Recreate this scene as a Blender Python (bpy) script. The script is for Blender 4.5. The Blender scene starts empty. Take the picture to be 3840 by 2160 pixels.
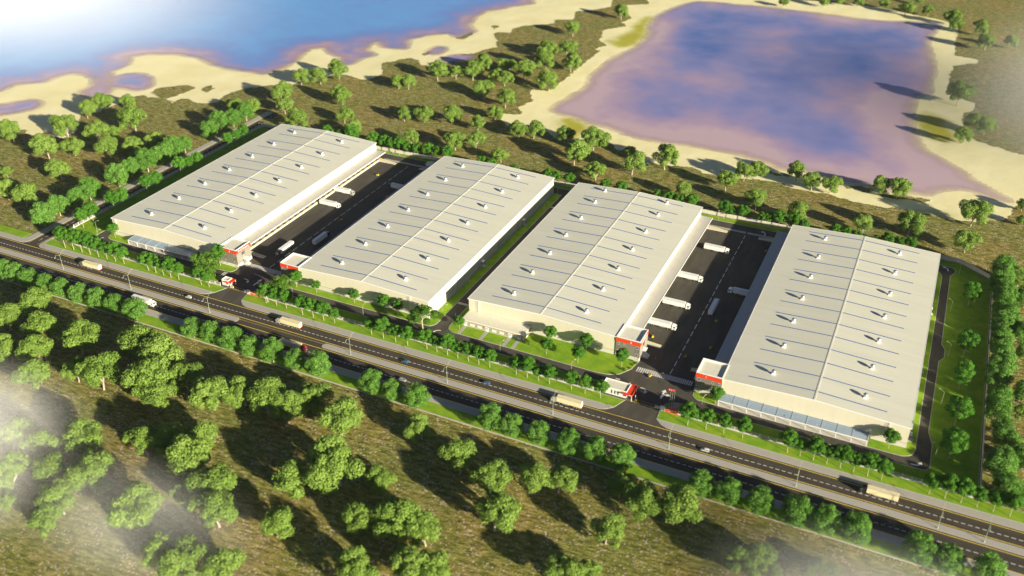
import bpy, bmesh, math, random
import numpy as np
from mathutils import Vector, Matrix
from mathutils.geometry import tessellate_polygon
random.seed(7); np.random.seed(7)
R = math.radians
SC = bpy.context.scene
COL = SC.collection

TREES=[
('F','field trees on the pale sand where the blue inlet ends',[(-177.8,146.6,16.9),(-174.5,163.4,18),(-161.3,178.3,14.7),(-116.8,139.9,24.3)]),
('F','field trees at the sand edge in the far left corner',[(-191.7,83.5,17.5),(-160.2,109.1,22.5)]),
('F','field trees just below the sand, left of the side road',[(-139,71,21.4),(-125.1,83.7,16.2),(-128.8,109.8,19),(-121.9,122,13.6)]),
('F','field trees in the wide gap above the side road trees',[(-97.7,92.9,20),(-87,105.1,15.5),(-68.6,96.6,12.9),(-79.7,122.9,14.2)]),
('F','field trees standing alone in the left meadow above the junction',[(-139.7,33.2,9.6),(-107.2,6.4,16.8),(-87,4.4,20),(-99,46.7,18.3)]),
('F','field trees beside the far end of the side road',[(-69.1,208.1,13.6),(-57.7,215.9,14.5),(-46.3,245.8,18.3),(-31.3,226.7,14.1)]),
('R','dense roadside trees along the far left of the side road',[(-54,156.5,14.5),(-57.4,173.7,13.9),(-52.4,184.6,14.1),(-16.4,200,13.6)]),
('R','dense roadside trees along the near left of the side road',[(-50.5,-11.4,14.6),(-54.2,3.9,13.6),(-52.8,18,12.4),(-50.5,29.2,14.7)]),
('R','dense roadside trees along the middle left of the side road',[(-52.2,56.6,15.5),(-56.6,73.4,12.5),(-51.9,85.1,14.9),(-51.6,100.3,14.4),(-49.8,112.5,15.3),(-48.6,125.1,12.4)]),
('F','field trees on the sand tip by the sea pool',[(-63.2,293.8,17.5),(-48.3,303.2,17),(-40.7,322.8,17.7)]),
('F','field trees on open meadow behind warehouse 4',[(1.7,202.5,17.2),(0.6,266.4,17),(27.4,230,14.2),(51.4,210.1,15.3)]),
('F','field trees in the twin-stemmed clump on open meadow',[(24,323.2,12.8),(33,325.8,13.6)]),
('F','field trees in the long band facing the sea sand',[(45.9,358,17.7),(59,369.7,15),(75,373.5,17.7),(73,397,17.6),(98.9,373.4,14.8),(92.5,403.7,15.7),(109.3,370.9,14.7)]),
('F','field trees in the loose row on meadow behind warehouse 3',[(70.5,255.6,13.4),(86.6,261.2,14.6),(108.2,269.6,17.9),(135.5,264.5,13.9)]),
('F','field trees near the small sand tongue left of the lake',[(106.6,334.3,16.9),(137.5,293.1,13.9),(133.8,321.5,15.6)]),
('F','field trees directly above the back wall of warehouse 3',[(103.4,211.8,13.8),(138,220.1,16.8),(151.2,230.2,13.8)]),
('S','small wall trees behind the back edge of warehouse 4',[(35.1,195.8,8.8),(41.2,198.5,7.2),(47.5,199.1,6.8),(59.3,194,10.3),(61.1,202.2,7.2),(79.4,195.9,10.2),(88.6,197.9,9),(95.7,201.3,9)]),
('F','field trees standing apart on the strip between sea and lake',[(130.1,474.9,17.4),(149.2,435.7,18.1),(107.3,544.8,16.4),(132.8,627.5,16.8)]),
('F','field trees packed together midway along the grassy strip',[(94.7,414.8,11.5),(117.4,396.3,19.6),(111.3,463.2,20.3),(125.8,429.8,19.6)]),
('F','field trees on the left bank of the lake',[(173.4,263.9,13.7),(184.4,268.8,15.3),(151.4,377.4,18.6),(210.8,270.3,13.5),(221.2,267.4,7.1),(237.8,263.7,21.4)]),
('F','field trees along the far bank of the lake',[(287.4,759.4,11.7),(330.3,781.9,12.9),(345.9,796.8,10),(367.3,800.2,11.7),(394.8,803.3,12.8),(420.6,785.8,17),(430.5,838.9,9.4),(444.4,794.1,13.6)]),
('F','field trees on the hazy ground right of the lake',[(472.4,763.5,18.7),(475.7,738.7,16.2),(501.5,734.5,17),(508.4,683.9,17.3),(532.5,700.4,13.3)]),
('F','field trees on the right bank of the lake',[(492.1,498.1,20.9),(500.3,408.1,14.4),(505.3,437.8,17.2),(515.9,435.8,17.1)]),
('S','small wall trees between warehouses 4 and 3 at the back',[(96.2,189.8,8.5),(102.3,189.6,9.3),(110.2,191.1,8.1),(118.1,192.9,8.5),(127.8,191.4,9.2),(136.3,193.3,9.1),(144.8,194.4,9.5)]),
('F','field trees behind the back left corner of warehouse 3',[(180.9,214.8,13.3)]),
('S','small wall trees behind warehouse 3',[(175,199.4,7.9),(182.6,199.1,8.2),(201.6,199.4,6.7)]),
('F','field trees between the lake sand and warehouse 2',[(233.7,234.5,18.9),(258.3,215.6,15.8),(266.3,269.3,8.5),(279.5,236.5,17.8),(298.8,256,18.4)]),
('F','field trees above the right half of warehouse 2',[(326.8,213.9,13.4),(349.9,239.8,13.3),(358.1,261.8,13.9),(364,269.3,14.7),(376.7,217.6,15.2)]),
('S','small wall trees between warehouses 3 and 2 at the back',[(228.6,193,8),(235.2,196,7.3),(245.2,196.3,8.3)]),
('S','small wall trees behind warehouse 2',[(272.8,196.5,7.5),(285.2,198.1,8.2),(311.3,198.1,7.3),(320,196.4,8.3),(328.4,196.1,7.9),(336.7,196.7,8.3)]),
('S','small wall trees between warehouses 2 and 1 at the back',[(359.5,196.1,8.8),(364.6,195.7,6.8),(372,195.4,8.1),(385.5,201.7,7.4)]),
('F','field trees on the sand by the near right lake shore',[(393.2,279,14.3),(406.4,266.4,15.4),(419.1,268.5,14.3),(453.2,281.7,13.2),(463.8,280.5,16.3)]),
('F','field trees above the back edge of warehouse 1',[(404.7,212.5,13.8),(449.2,214.7,13.5),(476.9,225.7,17.7)]),
('F','field trees in the meadow right of warehouse 1',[(512.2,215.5,14.9),(513.9,257.1,19.4),(544.7,271.8,8.1),(545,296.4,9.7)]),
('S','small wall trees behind warehouse 1',[(389.1,201.6,6.7),(396.9,195.7,9.3),(406.5,193.9,8.6),(413.2,198.1,6.6),(433.2,199.3,6.9),(440.1,199,7.5),(446.9,200.5,6.5),(451.9,202.5,5.2),(458.6,200,5.8),(465.5,197.3,8.3),(472.9,199,7),(479.5,198,7.6)]),
('S','slim trees inside the left fence beside the corner lawn',[(-25.8,-2.5,9),(-25.3,5.7,10.5)]),
('S','slim trees inside the left fence by the long lawn',[(-25,24.7,9.7),(-23.9,32.4,9.1),(-24.8,56.3,9.7),(-23.7,64.1,9.4),(-23.8,89.6,9.7),(-23.2,97.7,9),(-22.9,107.3,8.7)]),
('S','slim trees inside the left fence at its far end',[(-25.5,145.5,9.1),(-25.6,155.4,8.4),(-25.5,164.6,8.9)]),
('S','slim street trees outside the fence at the junction corner',[(-15.2,-27.9,9.7),(-8,-27.7,9.6),(-0.9,-27.6,9.6),(6,-27.5,9.5),(13.3,-27.6,8.9),(20.2,-27.3,8.8),(27.3,-27.2,9.4),(34.3,-27.1,8.1)]),
('S','slim street trees outside the fence before the left glass canopy',[(54.4,-27.1,9.3),(60.5,-27.3,8.6),(66.9,-27.5,8.6),(72.9,-27.7,9.2),(79.1,-27.6,8.5)]),
('S','slim street trees outside the fence beside the small gatehouse',[(95.5,-26.4,7.8),(101.7,-26.5,7.8)]),
('T','big shade trees in front of the office marked 4',[(91.7,-16.8,17.7),(98.6,-22.6,13.9)]),
('S','slim trees on the small lawns beside warehouse 4',[(3.3,-3.4,6.9),(90.7,-3.1,8.7)]),
('S','slim street trees outside the fence beside the left red sign',[(143.7,-26,8.2),(151,-25.9,8.1),(158.1,-25.8,7.5)]),
('S','slim street trees outside the fence before warehouse 3',[(170.7,-27.4,8.6),(177.9,-27.2,8.6),(185.1,-27.1,7.9),(192.3,-26.8,6.8)]),
('T','big shade trees near warehouse 3',[(143.9,-24.8,11.7),(148.5,-16.6,14.8),(240.9,-11,15.7)]),
('S','slim lawn trees along the front wall of warehouse 3',[(149.2,-3.7,7.8),(164.1,-4.2,5.9),(191,-4.2,6.4),(211.2,-4.1,7.8),(220.7,-4.6,6.4)]),
('S','slim street trees outside the fence near the narrow warehouse lane',[(217.7,-27.8,7.8),(225.6,-28.1,8.3),(233.3,-28,7.7),(241.1,-28.2,8.2)]),
('S','slim street trees outside the fence before the low annex',[(252.3,-26.5,8.7),(258.7,-26.8,7.6),(265.2,-26.9,8.6),(271.5,-26.9,8),(277.9,-26.9,8),(284.4,-27.2,7.4),(290.8,-27.2,7.1)]),
('S','slim street trees outside the fence before the curved lawn',[(306,-26.5,7.3),(312.4,-26.6,7.8),(318.7,-26.7,6.7),(325,-26.7,8.2)]),
('S','slim street trees outside the fence left of the large gatehouse',[(337.1,-26.3,7.4),(344.6,-26.3,7.1),(353,-26.3,7.3)]),
('S','slim lawn trees in front of warehouse 2',[(259.3,-1.8,5.9),(313.2,-3.3,7),(311.3,7.2,7.1),(331.5,-3.2,6.9),(331.8,8.5,7),(354,3,7.7)]),
('S','slim lawn trees in front of warehouse 1',[(406.9,-6.1,7),(489.6,-3.8,7.1)]),
('S','slim street trees outside the fence right of the flagpoles',[(399,-28.4,8.7),(407.8,-27.3,8),(416.3,-26.5,7.4),(425.4,-26.3,7.6)]),
('S','slim street trees outside the fence before the right glass canopy',[(446.8,-27.2,8.9),(452.8,-27.3,7),(458.9,-27.5,8.8),(465,-27.5,6.9),(471,-27.6,8.7),(477,-27.8,7.3),(483.1,-27.8,8.6),(489.2,-28.1,7.4)]),
('S','slim street trees outside the fence at the bottom right corner',[(509.5,-28.2,7.5),(516,-28.1,8.4),(522.6,-27.9,7.7),(529.1,-27.9,7.2),(535.7,-27.9,6.9),(542.4,-27.7,7.8)]),
('G','tall garden trees on the lawn right of warehouse 1',[(515.8,0,11.4),(516.8,26.9,11.6),(517.2,58.9,11.5),(517.8,92.5,11.6),(517.5,147.6,11.1)]),
('R','dense trees outside the right wall by its far corner',[(532.6,168.4,13.6),(533.7,187.6,14.2),(535.3,156.5,13.3)]),
('R','dense trees outside the middle of the right wall',[(533.8,65.9,12.2),(535.4,89.7,12.1),(536.1,113,9.5),(536.5,132.6,13.2)]),
('R','dense trees outside the lower right wall',[(535.2,52.3,10.9),(537.3,-0.3,11.7),(537.2,27.9,10),(539.3,-15.8,10.9),(538.7,18.2,11.2),(545.4,-18.3,7.8)]),
('F','field trees at the right edge beyond the wall trees',[(543.5,184.9,11.4),(544.2,127.8,9.4),(544.8,100.5,9.6),(545.7,46.1,8.8)]),
('R','dense trees filling the shaded strip behind the right wall',[(534.5,40,12),(536,-4,12.5),(535,78,12.5),(534.5,102,12),(533.5,178,12),(535,122,12.5),(535,145,12),(547,8,12),(547,118,12.5),(547,160,13),(548,60,13)]),
('F','field trees in the upper left foreground, by the roadside row',[(32.5,-110.3,12.7),(38.2,-96.5,15.2),(56.2,-110.8,14.7),(86.3,-109.9,17.6)]),
('F','field trees at the left edge of the foreground meadow',[(58.6,-131.6,13.7),(76.1,-131,16.6),(89.9,-142.7,15.6),(103.9,-129.3,13.3),(120.4,-128.6,17.1)]),
('F','field trees in the big dark clump of the left foreground',[(120.1,-103.3,18.9),(149.8,-124.3,20.8),(158.4,-127.5,15.7),(138.9,-103.1,18.6),(158.7,-109.7,14.2)]),
('F','field trees between the dark clump and the roadside row',[(182.6,-117.2,16.2),(194.4,-108,12.8),(210.4,-109.6,16.5),(222,-109.6,14),(221.2,-105.5,12.6),(229.8,-96.6,16.1),(250.7,-106.7,17.9)]),
('F','misty field trees at the left edge of the foreground',[(146.9,-209.2,7.8),(139.6,-199.6,14.5),(119.6,-180.8,15.3),(137,-179.4,15.1),(153.5,-192.1,14.1),(151.2,-170.6,17.4)]),
('F','misty field trees in the bottom left foreground',[(134.6,-191.5,9.9),(173.1,-211.8,13.8),(171.4,-201.3,14.1),(172.7,-185.4,17.5),(207.5,-195.3,19.9)]),
('F','field trees in the left centre of the foreground',[(176.3,-156.8,13.8),(185.4,-151.7,13.8),(214.6,-173.8,9.5),(209.5,-160.3,18.6),(199.4,-142.8,13.9),(226.5,-167.5,16.4),(237,-178.5,16.7)]),
('F','field trees along the bottom edge left of centre',[(230,-207.2,12.8),(244.7,-206.6,15.7),(257.5,-201.2,15.7),(308.4,-179.1,15.3),(326.5,-169.1,15.7),(333.9,-167.3,12.9)]),
('F','field trees in the lower centre of the foreground',[(262.8,-172.6,12.9),(254.4,-150,16.1),(269.3,-135.4,20.3),(292.5,-154.3,13),(287.6,-129.6,11.5),(310.8,-152.9,16.5),(322,-150.5,12.3)]),
('F','field trees in the centre foreground by the roadside row',[(286.8,-92.4,12.3),(314.2,-104.8,14.4),(332.2,-110.8,16.6),(344.2,-130.4,16.7),(349.3,-103.4,12.7),(359.9,-97.8,11.9)]),
('F','field trees in the right half of the foreground meadow',[(381.6,-144.8,12.9),(390.1,-140.3,10.2),(389.3,-117.1,12.8),(385.5,-89.1,11.8),(398.4,-95.3,14.1),(411.8,-94.8,16.8)]),
('F','misty field trees in the bottom right corner',[(442.7,-109.2,11.9),(449.7,-108.8,13.1),(453.3,-100.2,7.3),(456,-106.7,6),(468,-99.4,6),(472.6,-94.8,6.8),(477.4,-94.5,5.2)]),
('R','dense trees lining the lower carriageway at its far left',[(-16.2,-72.2,11.1),(-6.4,-72.2,11),(4,-72.2,11),(17.7,-72.2,10.9),(30.4,-72.2,10.8),(45.1,-72.2,10.7),(59.4,-72.2,11),(73.1,-72.2,10.9),(88.2,-72.2,13.1)]),
('R','dense trees lining the lower carriageway by the red cab truck',[(130.2,-72.2,11.8),(143.7,-72.2,11.7),(157.4,-72.2,11.6),(169.6,-72.2,10.6),(184.2,-72.2,11.4),(199.1,-72.2,11.3),(213.7,-72.2,12.8)]),
('R','dense trees lining the lower carriageway by the silver car',[(246.7,-72.2,11.6),(258.5,-72.2,10.8),(272.9,-72.2,12.6)]),
('R','dense trees lining the lower carriageway below the gatehouse truck',[(314,-72.2,11.5),(325.1,-72.2,10.6),(339,-72.2,10.9),(354.4,-72.2,11.1),(367.1,-72.2,11),(380.2,-72.2,12)]),
('R','dense trees lining the lower carriageway below the white car',[(417.1,-72.2,11.9),(429.2,-72.2,11.1),(443,-72.2,11.3),(458.6,-72.2,12.1),(471,-72.2,12.1),(483.1,-72.2,12.9)]),
('R','dense trees lining the lower carriageway in the bottom right corner',[(507.8,-72.2,12.3),(519,-72.2,12.2),(533.8,-72.2,13.3)]),
]
SEA=[(-338.7,37.5),(-302.6,162.5),(-305.4,180.2),(-295.7,189.7),(-286.7,197.6),(-286.7,216.4),(-282.9,227.2),(-266.4,228.6),(-251.7,226.8),(-236.4,209.5),(-232.3,191.4),(-215.4,186.8),(-213.7,189.9),(-211.3,197.9),(-212.6,205.4),(-252.2,245.7),(-253.3,269),(-269.9,288.7),(-258.4,304.2),(-231.2,317.2),(-206.1,317.9),(-180.3,306.6),(-155.6,302.4),(-135.4,304.2),(-122,305.3),(-115.4,305.9),(-110,324.2),(-112.9,352.6),(-123.7,387.7),(-110.2,400.1),(-91.7,384),(-76.8,379.7),(-61.7,360.7),(-57,365.6),(-57.4,386.2),(-50.7,399.3),(-67.9,409.9),(-76.8,431.3),(-72.2,441.2),(-56.4,425.9),(-33.2,431),(-46.3,461.4),(-38.2,481.2),(-18.5,500.4),(-4.7,490.9),(3.2,517.4),(-15,535.6),(-22.4,567.4),(-22.6,593.2),(-7.7,615.5),(-3.4,627.3),(5,637.1),(12.7,648.8),(-1.4,674.4),(-3.5,789.8),(-17.8,913.3),(420,2600),(-2600,2600),(-2600,100)]
POOLS=[[(-232.2,229.9),(-230.5,243.2),(-221.9,249.9),(-203.5,243.6),(-190.9,227.7),(-194.4,221.2),(-206.6,221.4),(-220.6,220.7)],[(-312.2,89.8),(-268.4,133.9),(-263.9,142.5),(-255.4,154.3),(-245.6,151.3),(-241.7,144.5),(-249.4,130.2),(-256.3,123.7),(-287.6,71.5)],[(-4.3,433.1),(-2.1,451.9),(3.9,432.6)],[(19.8,416.1),(26.4,433.3),(39,435.1),(26.4,416.5)]]
SAND=[[(-256,14.2),(-224.2,96.9),(-204.3,103.5),(-203.4,108.7),(-200.1,100.7),(-187.1,98.4),(-183.6,111.4),(-170.5,103.6),(-159.7,105.9),(-164.4,120.6),(-191.4,152.6),(-179.7,161.3),(-181,168.1),(-178.6,183.3),(-180.8,205.6),(-174.2,211.1),(-167.4,206.4),(-162.3,209.9),(-153.9,208.3),(-149.1,210.6),(-137.2,205.2),(-138.6,217.8),(-131.2,221.4),(-120.5,214.3),(-109.6,217.3),(-102.1,225.3),(-108.9,237.7),(-105.3,263.8),(-97.1,270.1),(-88.2,280.3),(-70.6,283.9),(-69.1,305.3),(-58.2,319.3),(-42.5,336.9),(-22.4,330.1),(-14.5,335.1),(-10.6,352.2),(-28.7,379.1),(-13.5,405.7),(-0.8,403.5),(9.7,390.8),(26.1,397.3),(28.5,413.4),(28.4,441.5),(39.4,446.7),(42.6,462.9),(50.7,474.2),(39.4,499.3),(27.4,514.3),(27.3,527.3),(42.1,526.2),(36.9,543.5),(44.2,558.9),(71,580.3),(65.4,597),(84.3,604.2),(74,635.8),(87.6,651.7),(104.4,673.2),(95.4,700.5),(94.8,720.7),(46.5,916.6),(800,2600),(-2600,2600),(-2600,60)],[(128.7,728.7),(141,706.4),(118.4,689.7),(133.3,649.4),(142,640.9),(137.4,617.4),(147.3,606.6),(128.1,578.9),(137.4,554.1),(136,545.6),(151.6,531.5),(144.2,515.9),(151.9,509.3),(151.4,469.4),(152.1,401.2),(151.8,378.3),(133.6,374.3),(148.5,347.1),(142.1,325.5),(151.7,320.5),(151.5,311),(133.1,307.4),(142.2,296.3),(155.4,282.7),(160.7,287.2),(181.1,293),(189,287.1),(200.9,275.9),(213.2,279.9),(221.5,281.1),(236.3,287.2),(249,285.1),(253.6,274.1),(260,282.4),(268.3,277.6),(281.3,260.1),(301,266.2),(318,269.3),(329.1,262.6),(340.3,264),(351.2,265.3),(374.4,270.1),(381.5,271.2),(386.1,270.3),(392.6,263.7),(410.1,264),(418.1,267),(436.1,261.3),(456.7,260.6),(469.6,264),(479.4,262.6),(505.2,261.6),(523.8,268.5),(536,278.2),(542,301.2),(546.8,310.4),(592.1,347.6),(595.4,419.6),(546.5,403.1),(511.5,419.3),(503.4,432.2),(499,459.4),(498,479.4),(506.9,496.3),(506.2,512.3),(491.8,522.2),(482.8,527.1),(480.9,587.1),(483.8,617.5),(506.2,637.7),(504.3,647.9),(482.6,651.7),(479.6,691.6),(480,734.4),(476.9,775.1),(455.3,785.9),(431.3,792.5),(393.3,808.1),(360.3,811.8),(324.1,806.4),(262.6,793.1),(241.7,791.3),(154.8,766.4)]]
ISLES=[[(-174.4,217.9),(-177.9,229.1),(-157.2,249.8),(-147.3,244.9),(-145.8,232.7),(-149.8,211.4),(-159.1,211.5)],[(-140.1,244.8),(-140.3,253),(-138.2,258.8),(-133.3,250.4),(-129,251.3),(-128.8,239.7)],[(-2.8,485.4),(-1.2,498.9),(1.8,518.4),(7.1,506.1),(7.4,482.4)],[(-8.2,421.1),(-6.7,434.9),(3.7,441.3),(-1,428.9),(-4.4,418.6)],[(10.4,541),(13.1,547.4),(20.2,544),(19.8,533.7)],[(370,290.8),(378.8,288.6),(388.5,287.7),(388.7,283.9),(377,283),(371.5,283.6)],[(426,288.6),(436.6,289.9),(446.9,290.3),(447.4,283.9),(442.1,279.9),(434.6,283.7),(428.3,282.9)],[(452.8,282.8),(464.6,287),(478,288.3),(488.7,289.1),(483.8,283.2),(473.2,281.7),(462.7,278.9),(453.2,278.7)]]
LAKE=[(165.6,694.9),(160.8,664.5),(164,621.5),(174.7,593),(178.2,542.7),(171.9,517.4),(166.1,486.1),(168.8,453.5),(166.4,432.9),(175.7,404),(171,374.7),(168.1,350.9),(167.6,334.4),(177.7,326.6),(194.4,326.3),(210.8,319),(225.5,316.1),(255.7,304.8),(278.6,303.8),(297.1,306.3),(321.2,307.1),(345.4,305.7),(367.8,301.2),(373.8,291.1),(405.7,298.3),(427.2,289.9),(446.7,291.7),(464.3,289.7),(476.9,291.4),(487.5,293.5),(492.8,306.2),(509,315.4),(525.7,307.4),(538.7,305.1),(542.7,313.4),(528.6,324.7),(514.7,339.2),(507.3,351.4),(496.1,364),(484.4,375.3),(476.3,384.5),(470.2,404.2),(463.4,429.5),(461.1,474.4),(460.6,507.3),(472.3,522.1),(468.6,549.9),(470.5,597.8),(463.6,642.6),(456.4,688.2),(459.3,729.5),(464.5,774.3),(435.5,769.2),(394.5,753.1),(366.9,754.3),(327.7,757.6),(293.7,756.4),(270,758.6),(238.5,753.3),(202.6,752),(181,741.7)]
ALGAE=[[(158,661.3),(166.1,643.5),(166.9,612.6),(176.1,588.8),(178.4,538.3),(159.8,529.4),(142.3,540.8),(153.1,566.5),(154,603.1),(149.9,635.7)],[(183.2,324),(194.7,327.5),(221,315.9),(217.5,288.4),(208,277.4),(195.5,277.9),(191.5,299.9)],[(462.3,471.8),(475.2,472.7),(488.8,461.6),(496.8,430.9),(495.1,406.9),(474.2,404.2),(464.3,429.9)],[(477.3,266.3),(503.1,267.2),(528,277),(523.2,269.5),(503.4,262),(480.2,263)]]


# ------------------------------------------------------------------ helpers
class MB:
    def __init__(s): s.v = []; s.f = []; s.m = []; s.mi = 0
    def add(s, vs, fs):
        b = len(s.v); s.v += [tuple(p) for p in vs]
        s.f += [tuple(i + b for i in f) for f in fs]; s.m += [s.mi] * len(fs)
        return s
    def box(s, x0, x1, y0, y1, z0, z1):
        return s.add([(x0,y0,z0),(x1,y0,z0),(x1,y1,z0),(x0,y1,z0),(x0,y0,z1),(x1,y0,z1),(x1,y1,z1),(x0,y1,z1)],
                     [(0,3,2,1),(4,5,6,7),(0,1,5,4),(1,2,6,5),(2,3,7,6),(3,0,4,7)])
    def hexa(s, a, b):
        """two quads of four points joined to a solid"""
        return s.add(list(a) + list(b), [(3,2,1,0),(4,5,6,7),(0,1,5,4),(1,2,6,5),(2,3,7,6),(3,0,4,7)])
    def sheet(s, poly, z):
        t = tessellate_polygon([[Vector((x, y, 0)) for x, y in poly]])
        fs = []
        for a, b, c in t:
            (x0,y0),(x1,y1),(x2,y2) = poly[a], poly[b], poly[c]
            fs.append((a,b,c) if (x1-x0)*(y2-y0)-(x2-x0)*(y1-y0) > 0 else (a,c,b))
        return s.add([(x, y, z) for x, y in poly], fs)
    def prism(s, poly, z0, z1):
        a = sum(poly[i][0]*poly[(i+1)%len(poly)][1]-poly[(i+1)%len(poly)][0]*poly[i][1] for i in range(len(poly)))
        if a < 0: poly = poly[::-1]
        s.sheet(poly, z1); n = len(poly)
        return s.add([(x,y,z0) for x,y in poly] + [(x,y,z1) for x,y in poly],
                     [(i,(i+1)%n,n+(i+1)%n,n+i) for i in range(n)])
    def tube(s, p, q, r, n=6, r2=None):
        p, q = Vector(p), Vector(q); d = (q-p).normalized(); r2 = r if r2 is None else r2
        u = d.orthogonal().normalized(); w = d.cross(u); vs = []
        for c, rr in ((p, r), (q, r2)):
            vs += [c + rr*(math.cos(2*math.pi*i/n)*u + math.sin(2*math.pi*i/n)*w) for i in range(n)]
        return s.add(vs, [(i,(i+1)%n,n+(i+1)%n,n+i) for i in range(n)] + [tuple(range(n))[::-1], tuple(range(n,2*n))])
    def path(s, pts, r, n=6):
        for a, b in zip(pts, pts[1:]): s.tube(a, b, r, n)
        return s
    def lathe(s, prof, n=16, c=(0,0,0)):
        vs = []; k = len(prof)
        for r, z in prof:
            vs += [(c[0]+r*math.cos(2*math.pi*i/n), c[1]+r*math.sin(2*math.pi*i/n), c[2]+z) for i in range(n)]
        fs = [(j*n+i, j*n+(i+1)%n, (j+1)*n+(i+1)%n, (j+1)*n+i) for j in range(k-1) for i in range(n)]
        return s.add(vs, fs + [tuple(range(n))[::-1], tuple(range((k-1)*n, k*n))])
    def build(s, name, mat, parent=None, smooth=False):
        me = bpy.data.meshes.new(name); me.from_pydata(s.v, [], s.f)
        for m in (mat if isinstance(mat, (list, tuple)) else [mat]): me.materials.append(m)
        if any(s.m): me.polygons.foreach_set('material_index', s.m)
        if smooth: me.polygons.foreach_set('use_smooth', [True]*len(me.polygons))
        me.update(); o = bpy.data.objects.new(name, me); COL.objects.link(o)
        if parent: o.parent = parent
        return o

def tag(o, label, cat, group=None):
    o['label'] = label; o['category'] = cat
    if group: o['group'] = group
    return o
def thing(name, label, cat, loc=(0,0,0), rz=0, group=None):
    o = bpy.data.objects.new(name, None); COL.objects.link(o); o.empty_display_size = .5
    o.location = loc; o.rotation_euler = (0,0,rz)
    return tag(o, label, cat, group)
def struct(o): o['kind'] = 'structure'; return o
def kids(o): return [c for c in bpy.data.objects if c.parent == o]
def copy_tree(o, parent=None):
    c = o.copy(); COL.objects.link(c)
    if parent: c.parent = parent
    for ch in kids(o): copy_tree(ch, c)
    return c
def fillet(poly, rad, n=7):
    """round the corners of a polygon; rad is one radius or {index: radius}"""
    out = []; k = len(poly)
    for i in range(k):
        r = rad.get(i, 0) if isinstance(rad, dict) else rad
        p = Vector(poly[i]); a = Vector(poly[i-1]) - p; b = Vector(poly[(i+1)%k]) - p
        if r <= 0: out.append(tuple(p)); continue
        la, lb = a.length, b.length; a.normalize(); b.normalize()
        ang = a.angle(b)
        if ang > 3.1: out.append(tuple(p)); continue
        t = min(r/math.tan(ang/2), la*.48, lb*.48)
        p0, p1 = p+a*t, p+b*t
        for j in range(n+1):
            u = j/n; q = p0*(1-u)**2 + p*2*u*(1-u) + p1*u*u
            out.append((q.x, q.y))
    return out
def inset(poly, d):
    a = sum(poly[i][0]*poly[(i+1)%len(poly)][1]-poly[(i+1)%len(poly)][0]*poly[i][1] for i in range(len(poly)))
    if a < 0: poly = poly[::-1]
    out = []; k = len(poly)
    for i in range(k):
        p = Vector(poly[i]); e0 = (p-Vector(poly[i-1])); e1 = (Vector(poly[(i+1)%k])-p)
        if e0.length < 1e-6 or e1.length < 1e-6: out.append(tuple(p)); continue
        e0.normalize(); e1.normalize()
        n0 = Vector((-e0.y, e0.x)); n1 = Vector((-e1.y, e1.x)); b = n0+n1
        L = max(b.length_squared, .35)
        out.append(tuple(p + b*(2*d/L)))
    return out

# ------------------------------------------------------------------ materials
M = {}
class NT:
    def __init__(s, name):
        s.mat = bpy.data.materials.new(name); s.mat.use_nodes = True; s.t = s.mat.node_tree
        s.b = s.t.nodes['Principled BSDF']; s.out = s.t.nodes['Material Output']; M[name] = s.mat
    def n(s, typ, **kw):
        q = s.t.nodes.new(typ)
        for k, v in kw.items():
            if k in q.inputs: q.inputs[k].default_value = v
            else: setattr(q, k, v)
        return q
    def l(s, a, b): s.t.links.new(a, b)
    def coord(s, kind='Object'): return s.n('ShaderNodeTexCoord').outputs[kind]
    def pos(s): return s.n('ShaderNodeNewGeometry').outputs['Position']
    def noise(s, vec, scale, detail=3, rough=.55):
        q = s.n('ShaderNodeTexNoise', Scale=scale, Detail=detail, Roughness=rough); s.l(vec, q.inputs['Vector']); return q.outputs['Fac']
    def ramp(s, fac, stops, interp='LINEAR'):
        q = s.n('ShaderNodeValToRGB'); e = q.color_ramp.elements; q.color_ramp.interpolation = interp
        while len(e) < len(stops): e.new(.5)
        for i, (p, c) in enumerate(stops): e[i].position = p; e[i].color = (c if len(c) == 4 else (*c, 1))
        s.l(fac, q.inputs[0]); return q.outputs[0]
    def mix(s, fac, a, b, mode='MIX'):
        q = s.n('ShaderNodeMix', data_type='RGBA', blend_type=mode)
        for sock, v in ((q.inputs[0], fac), (q.inputs[6], a), (q.inputs[7], b)):
            if isinstance(v, bpy.types.NodeSocket): s.l(v, sock)
            else: sock.default_value = v if isinstance(v, (int, float)) else (*v, 1)
        return q.outputs[2]
    def math(s, op, a, b=0., c=0., clamp=False):
        q = s.n('ShaderNodeMath', operation=op, use_clamp=clamp)
        for sock, v in zip(q.inputs, (a, b, c)):
            if isinstance(v, bpy.types.NodeSocket): s.l(v, sock)
            else: sock.default_value = v
        return q.outputs[0]
    def mrange(s, v, a, b, c=0., d=1.):
        q = s.n('ShaderNodeMapRange', interpolation_type='SMOOTHSTEP')
        s.l(v, q.inputs[0])
        for i, x in enumerate((a, b, c, d)): q.inputs[i+1].default_value = x
        return q.outputs[0]
    def attr(s, name): return s.n('ShaderNodeAttribute', attribute_name=name).outputs['Fac']
    def bump(s, h, dist, strength=1.):
        q = s.n('ShaderNodeBump', Distance=dist, Strength=strength); s.l(h, q.inputs['Height']); s.l(q.outputs[0], s.b.inputs['Normal'])
    def setb(s, **kw):
        for k, v in kw.items():
            k = k.replace('_', ' ')
            sk = s.b.inputs[k]
            if isinstance(v, bpy.types.NodeSocket): s.l(v, sk)
            else: sk.default_value = (*v, 1) if isinstance(v, tuple) and len(v) == 3 else v
        return s.mat

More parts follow.
